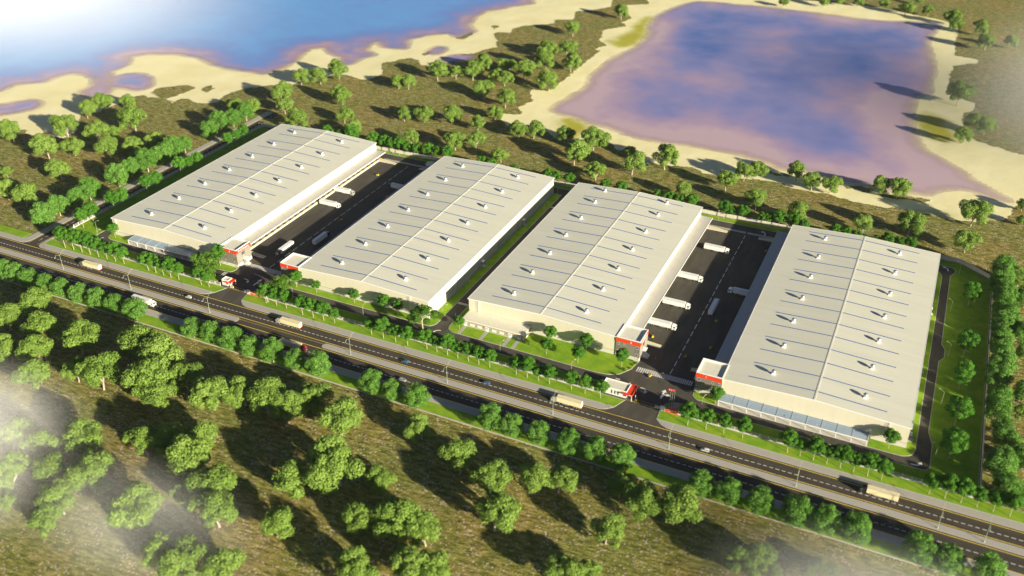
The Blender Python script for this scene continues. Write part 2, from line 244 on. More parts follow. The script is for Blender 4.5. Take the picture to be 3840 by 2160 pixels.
def plain(name, col, rough=.6, metal=0., var=.08, scale=.8, spec=.5):
    t = NT(name); f = t.noise(t.pos(), scale, 4)
    c = t.ramp(f, [(.25, tuple(x*(1-var) for x in col)), (.75, tuple(min(1, x*(1+var)) for x in col))])
    return t.setb(Base_Color=c, Roughness=rough, Metallic=metal, Specular_IOR_Level=spec)

def ribbed(name, col, axis, pitch, rough=.5, depth=.04, var=.05, panel=6.):
    """profiled sheet metal: ribs along one axis, panels of slightly different tone, faint streaks"""
    t = NT(name); p = t.pos(); s = t.n('ShaderNodeSeparateXYZ'); t.l(p, s.inputs[0])
    a = s.outputs[axis]
    h = t.math('SINE', t.math('MULTIPLY', a, 2*math.pi/pitch))
    wn = t.n('ShaderNodeTexWhiteNoise', noise_dimensions='1D'); t.l(t.math('FLOOR', t.math('DIVIDE', a, panel)), wn.inputs['W'])
    f = t.math('ADD', t.math('MULTIPLY', wn.outputs['Value'], .35), t.math('MULTIPLY', t.noise(p, .06, 5), .65))
    c = t.ramp(f, [(.2, tuple(x*(1-var) for x in col)), (.8, tuple(min(1, x*(1+var)) for x in col))])
    mp = t.n('ShaderNodeMapping'); mp.inputs['Scale'].default_value = (.03,.55,.03) if axis == 'Y' else (.55,.55,.03); t.l(p, mp.inputs[0])
    c = t.mix(t.mrange(t.noise(mp.outputs[0], 1., 5, .65), .48, .75, 0., .22), c, tuple(x*.68 for x in col))
    line = t.math('MULTIPLY', t.math('GREATER_THAN', h, .82), .10)
    c = t.mix(line, c, tuple(x*.35 for x in col))
    t.bump(h, depth, .5)
    return t.setb(Base_Color=c, Roughness=rough)

ribbed('roof_sheet', (.72,.705,.575), 'Y', .85, .55, .02, .035, 4.)
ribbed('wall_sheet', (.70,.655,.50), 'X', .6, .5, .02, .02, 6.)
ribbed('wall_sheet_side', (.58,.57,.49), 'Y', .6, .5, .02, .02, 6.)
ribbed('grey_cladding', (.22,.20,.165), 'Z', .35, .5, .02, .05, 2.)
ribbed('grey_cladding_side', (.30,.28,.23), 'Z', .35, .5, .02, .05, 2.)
plain('white_paint', (.80,.79,.74), .5)
plain('parapet_white', (.78,.77,.71), .6)
plain('plinth_render', (.60,.58,.50), .8, var=.06)
plain('flat_roof_felt', (.72,.69,.56), .9, var=.06, scale=.5)
plain('trim_white', (.85,.84,.80), .45, var=.03)
plain('red_panel', (.80,.055,.012), .4, var=.04)
plain('letter_white', (.88,.87,.84), .4, var=.02)
plain('letter_red', (.72,.05,.02), .4, var=.02)
plain('skylight_blue', (.015,.11,.36), .25, var=.12)
plain('window_glass', (.06,.10,.12), .08, var=.2, spec=.8)
plain('dark_metal', (.05,.05,.05), .45)
plain('grey_metal', (.30,.31,.31), .4, .3)
plain('galvanised', (.50,.52,.50), .35, .5)
plain('lamp_green_grey', (.42,.48,.34), .45, .2)
plain('lamp_lens', (.75,.78,.66), .2)
plain('kerb_stone', (.46,.44,.38), .85, var=.10)
plain('dock_concrete', (.42,.38,.31), .85, var=.10)
plain('ramp_concrete', (.60,.57,.50), .8, var=.06)
plain('leveller_steel', (.10,.10,.09), .6)
plain('road_white', (.84,.82,.76), .7, var=.10)
plain('road_yellow', (.72,.54,.08), .7, var=.12)
plain('hazard_yellow', (.80,.62,.02), .6, var=.05)
plain('bark_pale', (.40,.34,.26), .9, var=.25, scale=3)
plain('tyre_rubber', (.02,.02,.02), .8)
plain('rim_metal', (.55,.54,.50), .3, .6)
plain('truck_white', (.82,.82,.78), .4, var=.03)
plain('trailer_white', (.84,.83,.79), .45, var=.03)
plain('curtain_cream', (.78,.70,.42), .7, var=.08)
plain('curtain_beige', (.70,.62,.42), .7, var=.08)
plain('cab_taupe', (.16,.14,.12), .35)
plain('cab_grey', (.42,.40,.36), .35)
plain('cab_red', (.38,.02,.02), .3)
plain('cab_black', (.02,.02,.022), .3)
plain('cab_blue', (.03,.08,.20), .3)
plain('car_silver', (.55,.55,.52), .25, .4)
plain('car_white', (.78,.78,.74), .3)
plain('car_blue', (.03,.16,.28), .25, .2)
plain('car_dark', (.02,.025,.035), .25)
plain('lamp_red', (.6,.03,.02), .3)
plain('forklift_yellow', (.75,.55,.02), .4)
plain('skin', (.45,.28,.19), .6)
plain('hair_dark', (.03,.02,.015), .7)
plain('vest_orange', (.80,.20,.02), .7)
plain('vest_yellow', (.75,.45,.03), .7)
plain('trouser_blue', (.06,.09,.20), .8)
plain('path_pink', (.36,.27,.25), .85)
plain('flag_red', (.72,.02,.02), .7)
plain('star_yellow', (.85,.65,.03), .6)
plain('pavement', (.40,.38,.33), .85, var=.09, scale=1.5)
plain('fence_wire', (.55,.55,.51), .5, .2)
plain('wall_panel', (.62,.58,.48), .8, var=.08, scale=.3)

def asphalt(name, base, wear, var=.25):
    t = NT(name); p = t.pos()
    f = t.math('ADD', t.math('MULTIPLY', t.noise(p, 1.9, 2), .45), t.math('MULTIPLY', t.noise(p, .05, 5), .55))
    c = t.ramp(f, [(.3, tuple(x*(1-var) for x in base)), (.7, tuple(x*(1+var) for x in base))])
    mp = t.n('ShaderNodeMapping'); mp.inputs['Scale'].default_value = wear; t.l(p, mp.inputs[0])
    c = t.mix(t.mrange(t.noise(mp.outputs[0], 1., 4, .6), .38, .66, 0., .55), c, tuple(x*.55 for x in base))
    c = t.mix(t.mrange(t.noise(p, .09, 5, .7), .60, .74, 0., .35), c, tuple(x*.45 for x in base))
    sp = t.math('GREATER_THAN', t.noise(p, 5., 1), .66)
    c = t.mix(t.math('MULTIPLY', sp, .5), c, tuple(x*2.2 for x in base))
    t.bump(t.noise(p, 9., 2), .05, .3)
    return t.setb(Base_Color=c, Roughness=.85, Specular_IOR_Level=.25)
asphalt('road_asphalt', (.070,.060,.046), (.012,.75,1))
asphalt('yard_asphalt', (.088,.080,.064), (.22,.05,1))

def grass(name):
    t = NT(name); p = t.pos()
    f = t.math('ADD', t.math('MULTIPLY', t.noise(p, .16, 5, .6), .7), t.math('MULTIPLY', t.noise(p, 1.7, 3), .3))
    c = t.ramp(f, [(.30, (.13,.28,.018)), (.48, (.195,.35,.022)), (.60, (.27,.39,.028)), (.72, (.34,.36,.04))])
    t.bump(t.noise(p, 5., 3), .12, .35)
    return t.setb(Base_Color=c, Roughness=.95, Specular_IOR_Level=.1)
grass('lawn_grass')

def leaf(name, cols, trans=.25):
    t = NT(name)
    oi = t.n('ShaderNodeObjectInfo').outputs['Random']; at = t.attr('tone')
    f = t.math('ADD', t.math('MULTIPLY', oi, .3), t.math('MULTIPLY', at, .7))
    c = t.ramp(f, [(.1, cols[0]), (.5, cols[1]), (.9, cols[2])])
    t.setb(Base_Color=c, Roughness=.7, Specular_IOR_Level=.15)
    tr = t.n('ShaderNodeBsdfTranslucent'); t.l(c, tr.inputs[0])
    mx = t.n('ShaderNodeMixShader'); mx.inputs[0].default_value = trans
    t.l(t.b.outputs[0], mx.inputs[1]); t.l(tr.outputs[0], mx.inputs[2]); t.l(mx.outputs[0], t.out.inputs[0])
leaf('leaf_field', [(.135,.235,.038), (.20,.32,.052), (.275,.40,.085)], .2)
leaf('leaf_dense', [(.08,.205,.026), (.13,.29,.042), (.20,.385,.075)], .2)
leaf('leaf_street', [(.045,.155,.014), (.085,.24,.02), (.13,.31,.035)])
leaf('leaf_shade', [(.05,.13,.014), (.09,.20,.02), (.15,.27,.04)])

def ground_mat():
    t = NT('meadow_and_sand'); p = t.pos()
    mp = t.n('ShaderNodeMapping'); mp.inputs['Scale'].default_value = (.5, 1.6, 1); mp.inputs['Rotation'].default_value = (0,0,R(-22)); t.l(p, mp.inputs[0])
    streak = t.noise(mp.outputs[0], .36, 3, .6); fine = t.noise(p, 1.3, 3, .6); big = t.noise(p, .022, 4, .6); mid = t.noise(p, .16, 3)
    f = t.math('ADD', t.math('MULTIPLY', streak, .62), t.math('ADD', t.math('MULTIPLY', fine, .18), t.math('MULTIPLY', mid, .20)))
    grn = t.ramp(f, [(.33, (.06,.072,.016)), (.44, (.13,.145,.032)), (.53, (.225,.225,.054)), (.66, (.40,.36,.13))])
    brn = t.ramp(f, [(.33, (.075,.062,.017)), (.44, (.165,.148,.035)), (.53, (.275,.225,.06)), (.66, (.46,.36,.14))])
    mead = t.mix(t.mrange(big, .42, .64), grn, brn)
    vo = t.n('ShaderNodeTexVoronoi', Scale=.62, Randomness=1.); t.l(p, vo.inputs['Vector'])
    fl = t.math('MULTIPLY', t.math('LESS_THAN', vo.outputs['Distance'], .30), t.mrange(t.noise(p, .13, 4), .38, .58))
    mead = t.mix(t.math('MULTIPLY', fl, .75), mead, (.60,.47,.40))
    sn = t.noise(p, .03, 5); sd = t.ramp(sn, [(.3, (.80,.73,.39)), (.7, (.88,.82,.50))])
    al = t.mrange(t.math('ADD', t.attr('algae'), t.math('MULTIPLY', t.math('SUBTRACT', t.noise(p, .05, 4), .5), 26.)), 8., -10.)
    sd = t.mix(al, sd, (.42,.40,.05))
    edge = t.math('ADD', t.attr('sand'), t.math('MULTIPLY', t.math('SUBTRACT', t.noise(p, .13, 6, .65), .5), 11.))
    fac = t.mrange(edge, .5, -.5)
    c = t.mix(fac, mead, sd)
    hb = t.math('MULTIPLY', t.math('ADD', t.math('MULTIPLY', streak, 1.), t.math('MULTIPLY', fine, .5)), t.math('SUBTRACT', 1., fac))
    hb = t.math('ADD', hb, t.math('MULTIPLY', t.noise(p, .05, 2), .5))
    t.bump(hb, 1.3, .7)
    t.setb(Base_Color=c, Roughness=.95, Specular_IOR_Level=.1)
ground_mat()

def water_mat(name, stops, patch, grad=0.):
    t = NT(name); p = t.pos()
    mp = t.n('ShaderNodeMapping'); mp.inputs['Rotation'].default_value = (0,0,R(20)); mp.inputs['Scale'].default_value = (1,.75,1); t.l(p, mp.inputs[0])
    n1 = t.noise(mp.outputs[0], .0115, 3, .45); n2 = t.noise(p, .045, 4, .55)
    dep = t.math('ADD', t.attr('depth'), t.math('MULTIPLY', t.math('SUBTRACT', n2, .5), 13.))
    # blotches are cloud and sunset reflections painted into base colour, pinker over shallow sand
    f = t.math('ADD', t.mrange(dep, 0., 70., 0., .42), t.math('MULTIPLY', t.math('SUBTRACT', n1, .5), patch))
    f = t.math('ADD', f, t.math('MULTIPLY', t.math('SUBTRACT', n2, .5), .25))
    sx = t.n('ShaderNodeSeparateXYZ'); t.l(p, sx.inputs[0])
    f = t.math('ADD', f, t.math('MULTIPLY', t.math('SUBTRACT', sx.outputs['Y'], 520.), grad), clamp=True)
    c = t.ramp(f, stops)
    t.setb(Base_Color=c, Roughness=.16, IOR=1.33, Specular_IOR_Level=.5)
    t.bump(t.noise(p, .55, 3), .05, .25)
    tr = t.n('ShaderNodeBsdfTransparent'); mx = t.n('ShaderNodeMixShader')
    t.l(t.mrange(dep, -7., 15.), mx.inputs[0]); t.l(tr.outputs[0], mx.inputs[1]); t.l(t.b.outputs[0], mx.inputs[2]); t.l(mx.outputs[0], t.out.inputs[0])
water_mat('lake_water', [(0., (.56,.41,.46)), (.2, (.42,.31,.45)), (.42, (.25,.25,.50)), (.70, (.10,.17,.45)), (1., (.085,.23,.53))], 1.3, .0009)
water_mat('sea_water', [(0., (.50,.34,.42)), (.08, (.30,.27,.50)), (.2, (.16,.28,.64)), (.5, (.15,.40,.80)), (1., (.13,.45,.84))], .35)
def glass_mat():
    t = NT('canopy_glass'); t.setb(Base_Color=(.30,.40,.52), Roughness=.12, Alpha=.72, Specular_IOR_Level=.7)
glass_mat()
# ------------------------------------------------------------------ ground, water
def sdf(poly, X, Y):
    d2 = np.full(X.shape, 1e12); ins = np.zeros(X.shape, bool); n = len(poly)
    for i in range(n):
        (ax, ay), (bx, by) = poly[i], poly[(i+1) % n]
        ex, ey = bx-ax, by-ay; L = ex*ex+ey*ey
        if L == 0: continue
        tt = np.clip(((X-ax)*ex+(Y-ay)*ey)/L, 0, 1)
        d2 = np.minimum(d2, (X-ax-tt*ex)**2+(Y-ay-tt*ey)**2)
        if ay != by:
            c = ((ay > Y) != (by > Y)) & (X < ex*(Y-ay)/(by-ay)+ax); ins ^= c
    d = np.sqrt(d2); return np.where(ins, -d, d)
def smooth_poly(poly, it=2):
    for _ in range(it):
        out = []
        for i in range(len(poly)):
            a, b = poly[i], poly[(i+1) % len(poly)]
            out += [(a[0]*.75+b[0]*.25, a[1]*.75+b[1]*.25), (a[0]*.25+b[0]*.75, a[1]*.25+b[1]*.75)]
        poly = out
    return poly
gx = np.unique(np.concatenate([np.arange(-2400, 2401, 60.), np.arange(-460, 640, 3.6)]))
gy = np.unique(np.concatenate([np.arange(-900, 2401, 60.), np.arange(40, 900, 3.6)]))
GX, GY = np.meshgrid(gx, gy)
sea_d = np.minimum.reduce([sdf(SEA, GX, GY)] + [np.minimum(0, sdf(smooth_poly(q,1), GX, GY)-4)*1.6+np.maximum(0, sdf(smooth_poly(q,1), GX, GY)-4) for q in POOLS])
lake_d = sdf(smooth_poly(LAKE, 1), GX, GY)
sand_d = np.minimum(sdf(SAND[0], GX, GY), sdf(SAND[1], GX, GY))
for q in ISLES: sand_d = np.maximum(sand_d, -sdf(q, GX, GY))
algae_d = np.minimum.reduce([sdf(smooth_poly(q), GX, GY) for q in ALGAE])
wat = np.minimum(sea_d-5, lake_d)
und = np.sin(GX*.071+1.3*np.sin(GY*.05))*np.sin(GY*.083+GX*.02)
far = np.clip((np.minimum(sand_d, 30)-4)/20, 0, 1)*0
zz = -.07 + np.where(wat < 0, -np.clip(-wat*.05, 0, 2.5), 0) + np.where((wat > 3) & (GY > 205), np.clip((wat-3)/25, 0, 1)*.35*(und+1)*.5, 0)
def grid_mesh(name, mat, Z, attrs, keep=None):
    ny, nx = GX.shape; idx = np.arange(nx*ny).reshape(ny, nx)
    q = np.stack([idx[:-1,:-1], idx[:-1,1:], idx[1:,1:], idx[1:,:-1]], -1).reshape(-1, 4)
    co = np.stack([GX.ravel(), GY.ravel(), Z.ravel()], -1)
    if keep is not None:
        k = keep.ravel(); q = q[k[q].any(1)]
        used = np.unique(q); remap = np.full(nx*ny, -1); remap[used] = np.arange(len(used))
        q = remap[q]; co = co[used]; attrs = {a: v.ravel()[used] for a, v in attrs.items()}
    else: attrs = {a: v.ravel() for a, v in attrs.items()}
    me = bpy.data.meshes.new(name); me.vertices.add(len(co)); me.vertices.foreach_set('co', co.ravel())
    me.loops.add(q.size); me.loops.foreach_set('vertex_index', q.ravel().astype(np.int32))
    me.polygons.add(len(q)); me.polygons.foreach_set('loop_start', np.arange(0, q.size, 4, dtype=np.int32))
    me.update(calc_edges=True); me.validate()
    for a, v in attrs.items():
        A = me.attributes.new(a, 'FLOAT', 'POINT'); A.data.foreach_set('value', v.astype(np.float32))
    me.polygons.foreach_set('use_smooth', [True]*len(me.polygons))
    me.materials.append(M[mat]); o = bpy.data.objects.new(name, me); COL.objects.link(o); return struct(o)
grid_mesh('ground', 'meadow_and_sand', zz, {'sand': sand_d, 'algae': algae_d})
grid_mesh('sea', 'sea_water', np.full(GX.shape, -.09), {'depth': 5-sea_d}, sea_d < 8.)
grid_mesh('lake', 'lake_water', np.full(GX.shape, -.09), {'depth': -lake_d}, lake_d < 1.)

# ------------------------------------------------------------------ roads, pavements, lawns
def sheet(name, poly, z, mat): return struct(MB().sheet(poly, z).build(name, M[mat]))
def slab(name, poly, mat, h=.14, kerb=True):
    """raised slab edged by a kerb: kerb prism with the surface set just above it"""
    if kerb:
        struct(MB().prism(poly, -.06, h).build('kerb', M['kerb_stone']))
        struct(MB().prism(inset(poly, .32), h-.03, h+.02).build(name, M[mat]))
    else: struct(MB().prism(poly, -.06, h).build(name, M[mat]))
sheet('road', [(-600,-61.2),(900,-61.2),(900,-34.8),(-600,-34.8)], 0, 'road_asphalt')
sheet('side_road', [(-54,-34.8),(-25,-34.8),(-34.3,-23),(-34.3,226),(-43.4,226),(-43.4,-23)], 0, 'road_asphalt')
COMP = [(-32,-5),(-15,-22),(530,-22),(530,185),(511,200),(-32,195.2)]
sheet('yard_asphalt', COMP, 0, 'yard_asphalt')
sheet('entrance_drive', [(99,-34.8),(136,-34.8),(136,-22),(99,-22)], 0, 'yard_asphalt')
sheet('entrance_drive', [(350,-34.8),(392,-34.8),(392,-22),(350,-22)], 0, 'yard_asphalt')
# pavements of the main road
def walk_end(x, s): return [(x, -30.05), (x-s*1.2, -31.4), (x-s*3.4, -33.4), (x-s*6.6, -34.75)]
slab('pavement', [(-600,-30.1),(-600,-34.75)] + fillet([(-56,-34.75),(-43.45,-34.75),(-43.45,-22)], {1: 11})[1:-1] + [(-43.45,225),(-49.2,225),(-49.2,-26),(-51.4,-30.1)], 'pavement')
slab('pavement', [(-34.25,194),(-34.25,-23)] + fillet([(-34.25,-23),(-34.25,-34.75),(-22,-34.75)], {1: 9})[1:-1] + walk_end(108.6, 1)[::-1] + [(-32.7,-30.05),(-32.7,194)], 'pavement')
slab('pavement', walk_end(128.6, -1) + walk_end(362, 1)[::-1], 'pavement')
slab('pavement', walk_end(383.8, -1) + [(900,-34.75),(900,-30.05)], 'pavement')
slab('pavement', [(-600,-65.9),(900,-65.9),(900,-61.2),(-600,-61.2)], 'pavement')
slab('median', fillet([(-600,-49.8),(140.8,-49.8),(140.8,-45.6),(-600,-45.6)], {1: 3, 2: 3}), 'pavement')
slab('median', fillet([(198.7,-49.8),(900,-49.8),(900,-45.6),(198.7,-45.6)], {0: 3, 3: 3}), 'pavement')
# verges
slab('lawn', [(-600,-30.0),(-51.5,-30.0),(-51.2,-23.1),(-600,-23.1)], 'lawn_grass', .15, False)
slab('lawn', [(-32.6,-30.0),(108.6,-30.0),(112,-22.5),(-14,-22.5),(-25,-23.6),(-32.6,-22.8)], 'lawn_grass', .15)
slab('lawn', [(128.6,-30.0),(362,-30.0),(365,-22.5),(127,-22.5)], 'lawn_grass', .15)
slab('lawn', [(383.8,-30.0),(900,-30.0),(900,-22.5),(383.2,-22.5)], 'lawn_grass', .15)
slab('lawn', [(-600,-73.5),(900,-73.5),(900,-65.95),(-600,-65.95)], 'lawn_grass', .15, False)
struct(MB().box(-600,900,-73.95,-73.5,-.06,.4).build('kerb', M['kerb_stone']))
# lawns inside the fence
slab('lawn', fillet([(-31.6,194.4),(-31.6,-5),(-15,-21.6),(101.5,-21.6),(101.5,-13.2),(-4,-13.1),(-10.2,-9),(-10.2,190)], {4: 1, 5: 3, 6: 3}), 'lawn_grass')
slab('lawn', fillet([(-3.4,182),(-3.4,0),(-.9,-6.2),(3,-7.2),(17.6,-7.2),(17.6,-.05),(-.05,-.05),(-.05,182)], {1: 2, 2: 4, 3: 3}), 'lawn_grass')
slab('lawn', fillet([(77.6,-.05),(77.6,-7.2),(95,-7.3),(101.8,-6.9),(102.9,-3.7),(102.6,-.5)], {2: 6, 3: 3, 4: 2}), 'lawn_grass')
slab('lawn', fillet([(137,-.5),(137,-5),(141,-6.6),(243.2,-6.6),(245.2,-2.6),(245.2,182),(238.75,182),(238.75,-.05),(149.8,-.5)], {1: 3, 2: 3, 3: 4, 4: 4}), 'lawn_grass')
slab('lawn', fillet([(128.5,-21.6),(351,-21.6),(351,-13.2),(139,-13.2),(131,-15.5)], {3: 5, 4: 5}), 'lawn_grass')
slab('lawn', fillet([(257.9,182),(252.4,182),(252.4,0),(253.2,-4),(257,-6.3),(343,-6.9),(349.8,-6.1),(355,-3.2),(359.2,3.5),(360.8,11.9),(347,11.9),(347,12.5),(257.9,12.5)], {3: 3, 4: 3, 6: 4, 7: 5, 8: 5}), 'lawn_grass')
slab('lawn', fillet([(394.6,-.5),(394.6,-4.2),(397.3,-6.9),(407.8,-7.1),(407.8,-.05)], {1: 2, 2: 3}), 'lawn_grass')
slab('lawn', fillet([(383.5,-21.6),(529.5,-21.6),(529.5,184.5),(511,199.3),(480,198.9),(480,191.3),(507.4,191),(508.5,186),(505.8,180),(506.2,98.6),(508.3,94.2),(508.3,85.5),(506,81),(505.8,16.8),(508.2,7.6),(508.3,-10.6),(506.3,-12.6),(393,-13),(388.6,-13.5),(385.2,-15.7),(383.6,-18.6)], {6: 3, 7: 3, 15: 3, 16: 3}), 'lawn_grass')
slab('lawn', fillet([(480.2,-.05),(480.2,-7.1),(496,-7),(500.2,-4.8),(501.5,0),(501.5,177),(499.6,182.3),(497.05,182.3),(497.05,-.05)], {2: 4, 3: 4, 4: 4, 5: 4}), 'lawn_grass')
slab('lawn', [(-10,191.4),(479.9,191.4),(479.9,198.7),(-10,194.9)], 'lawn_grass')
for x0, x1 in ((259.9,261.9),(273.4,275.5),(287.4,289.6),(293,295.1)):
    struct(MB().box(x0,x1,-6.3,2.4,.05,.19).build('path', M['pavement']))
struct(MB().prism([(386,-20.2),(390.2,-20.2),(391.6,-13.2),(388.9,-13.2)], .05, .19).build('path', M['path_pink']))

# ------------------------------------------------------------------ painted markings
def dashes(mb, x0, x1, y, ln, per, w, z=.006):
    x = x0
    while x < x1: mb.sheet([(x,y-w/2),(x+ln,y-w/2),(x+ln,y+w/2),(x,y+w/2)], z); x += per
def vdashes(mb, y0, y1, x, ln, per, w, z=.006):
    y = y0
    while y < y1: mb.sheet([(x-w/2,y),(x+w/2,y),(x+w/2,y+ln),(x-w/2,y+ln)], z); y += per
w = MB()
for y in (-40.8, -56.25): dashes(w, -300, 700, y, 1.75, 2.83, .3)
vdashes(w, -28, 225, -38.9, 3., 5.4, .26)
struct(w.build('road_markings', M['road_white']))
yl = MB()
for y in (-35.8,-44.65,-50.85,-60.85): yl.sheet([(-600,y-.21),(900,y-.21),(900,y+.21),(-600,y+.21)], .007)
for x in (-42.6,-35.1): yl.sheet([(x-.14,-33),(x+.14,-33),(x+.14,225),(x-.14,225)], .007)
dashes(yl, 141, 199, -46.4, .8, 1.2, .14); dashes(yl, 141, 199, -46.8, .8, 1.2, .14)
for x0, x1 in ((111.5,127),(365,383)):
    for y, p in ((-22.,1.1),(-21.6,1.1),(-19.8,1.1)): dashes(yl, x0, x1, y, .75, p, .2)
struct(yl.build('road_markings', M['road_yellow']))
z = MB()
for x0, x1 in ((105.2,135.6),(361.9,392.2)):
    x = x0
    while x < x1: z.sheet([(x,3.1),(x+.62,3.1),(x+.62,7.4),(x,7.4)], .006); x += 1.13
for x0, x1 in ((96.,140.),(353.,378.3),(379.7,399.)):
    x = x0
    while x < x1: z.sheet([(x,180.8),(x+.38,180.8),(x+.38,183.2),(x,183.2)], .006); x += .78
for x0, x1, y0, y1 in ((97.8,100.4,-13,-7.8),(354.4,356.8,-12.6,-7.2)):
    y = y0
    while y < y1: z.sheet([(x0,y),(x1,y),(x1,y+.34),(x0,y+.34)], .006); y += .66
for y0 in (21.5, 160.):
    x = 245.7
    while x < 252: z.sheet([(x,y0),(x+.4,y0),(x+.4,y0+2),(x,y0+2)], .006); x += .74
for x in (119.8, 379.): vdashes(z, 8.2, 179, x, 5.4, 7.83, .38)
def arrow(mb, pts, wd=.75, head=1.9):
    """flat arrow along a polyline"""
    P = [Vector(p) for p in pts]
    for a, b in zip(P, P[1:]):
        d = (b-a).normalized(); n = Vector((-d.y, d.x))*wd/2; e = d*.12
        mb.sheet([tuple(a-n-e), tuple(b-n+e), tuple(b+n+e), tuple(a+n-e)], .006 + .0004*random.random())
    d = (P[-1]-P[-2]).normalized(); n = Vector((-d.y, d.x)); q = P[-1]
    mb.sheet([tuple(q-n*head*.62), tuple(q+d*head), tuple(q+n*head*.62)], .0068)
def arc(a, c, b, n=6): 
    a, c, b = Vector(a), Vector(c), Vector(b)
    return [tuple(a*(1-t)**2+c*2*t*(1-t)+b*t*t) for t in [i/n for i in range(n+1)]]
arrow(z, arc((114.1,-9.4),(117.8,-9.2),(118.2,-11.))); arrow(z, arc((368.7,-9.3),(371.8,-9.1),(371.9,-11.2)))
for x in (124.2, 380.7):
    arrow(z, [(x,-13.4),(x+.1,-7.8)], .95, 2.3); arrow(z, arc((x,-12),(x+.2,-9.8),(x+2.,-9.7)), .9, 2.)
arrow(z, arc((390.7,183.6),(390.8,187.4),(389,187.7))); arrow(z, arc((133.5,183.6),(133.6,187.4),(131.8,187.7)))
arrow(z, arc((500.4,-10.6),(503.8,-10.8),(504.2,-9.2))); arrow(z, arc((504.3,185.8),(504.3,189.2),(502.4,189.6)))
arrow(z, arc((-3.6,-7.),(-5.4,-8.6),(-3.9,-10.2))); arrow(z, arc((250.4,-7.6),(247.9,-7.6),(247.6,-9.6)), .6, 1.4)
struct(z.build('road_markings', M['road_white']))
# ------------------------------------------------------------------ lettering
FONT_MESH = {}
def text(name, s, size, mat, parent, loc, rz, depth=.06, tilt=90):
    cu = bpy.data.curves.new(name, 'FONT'); cu.body = s; cu.size = size; cu.extrude = depth/2; cu.align_x = 'CENTER'; cu.align_y = 'CENTER'; cu.offset = .012*size
    to = bpy.data.objects.new(name, cu); COL.objects.link(to)
    bpy.context.view_layer.update()
    me = bpy.data.meshes.new_from_object(to.evaluated_get(bpy.context.evaluated_depsgraph_get()))
    bpy.data.objects.remove(to); me.name = name; me.materials.clear(); me.materials.append(M[mat])
    o = bpy.data.objects.new(name, me); COL.objects.link(o); o.parent = parent; o.location = loc; o.rotation_euler = (R(tilt),0,rz); return o

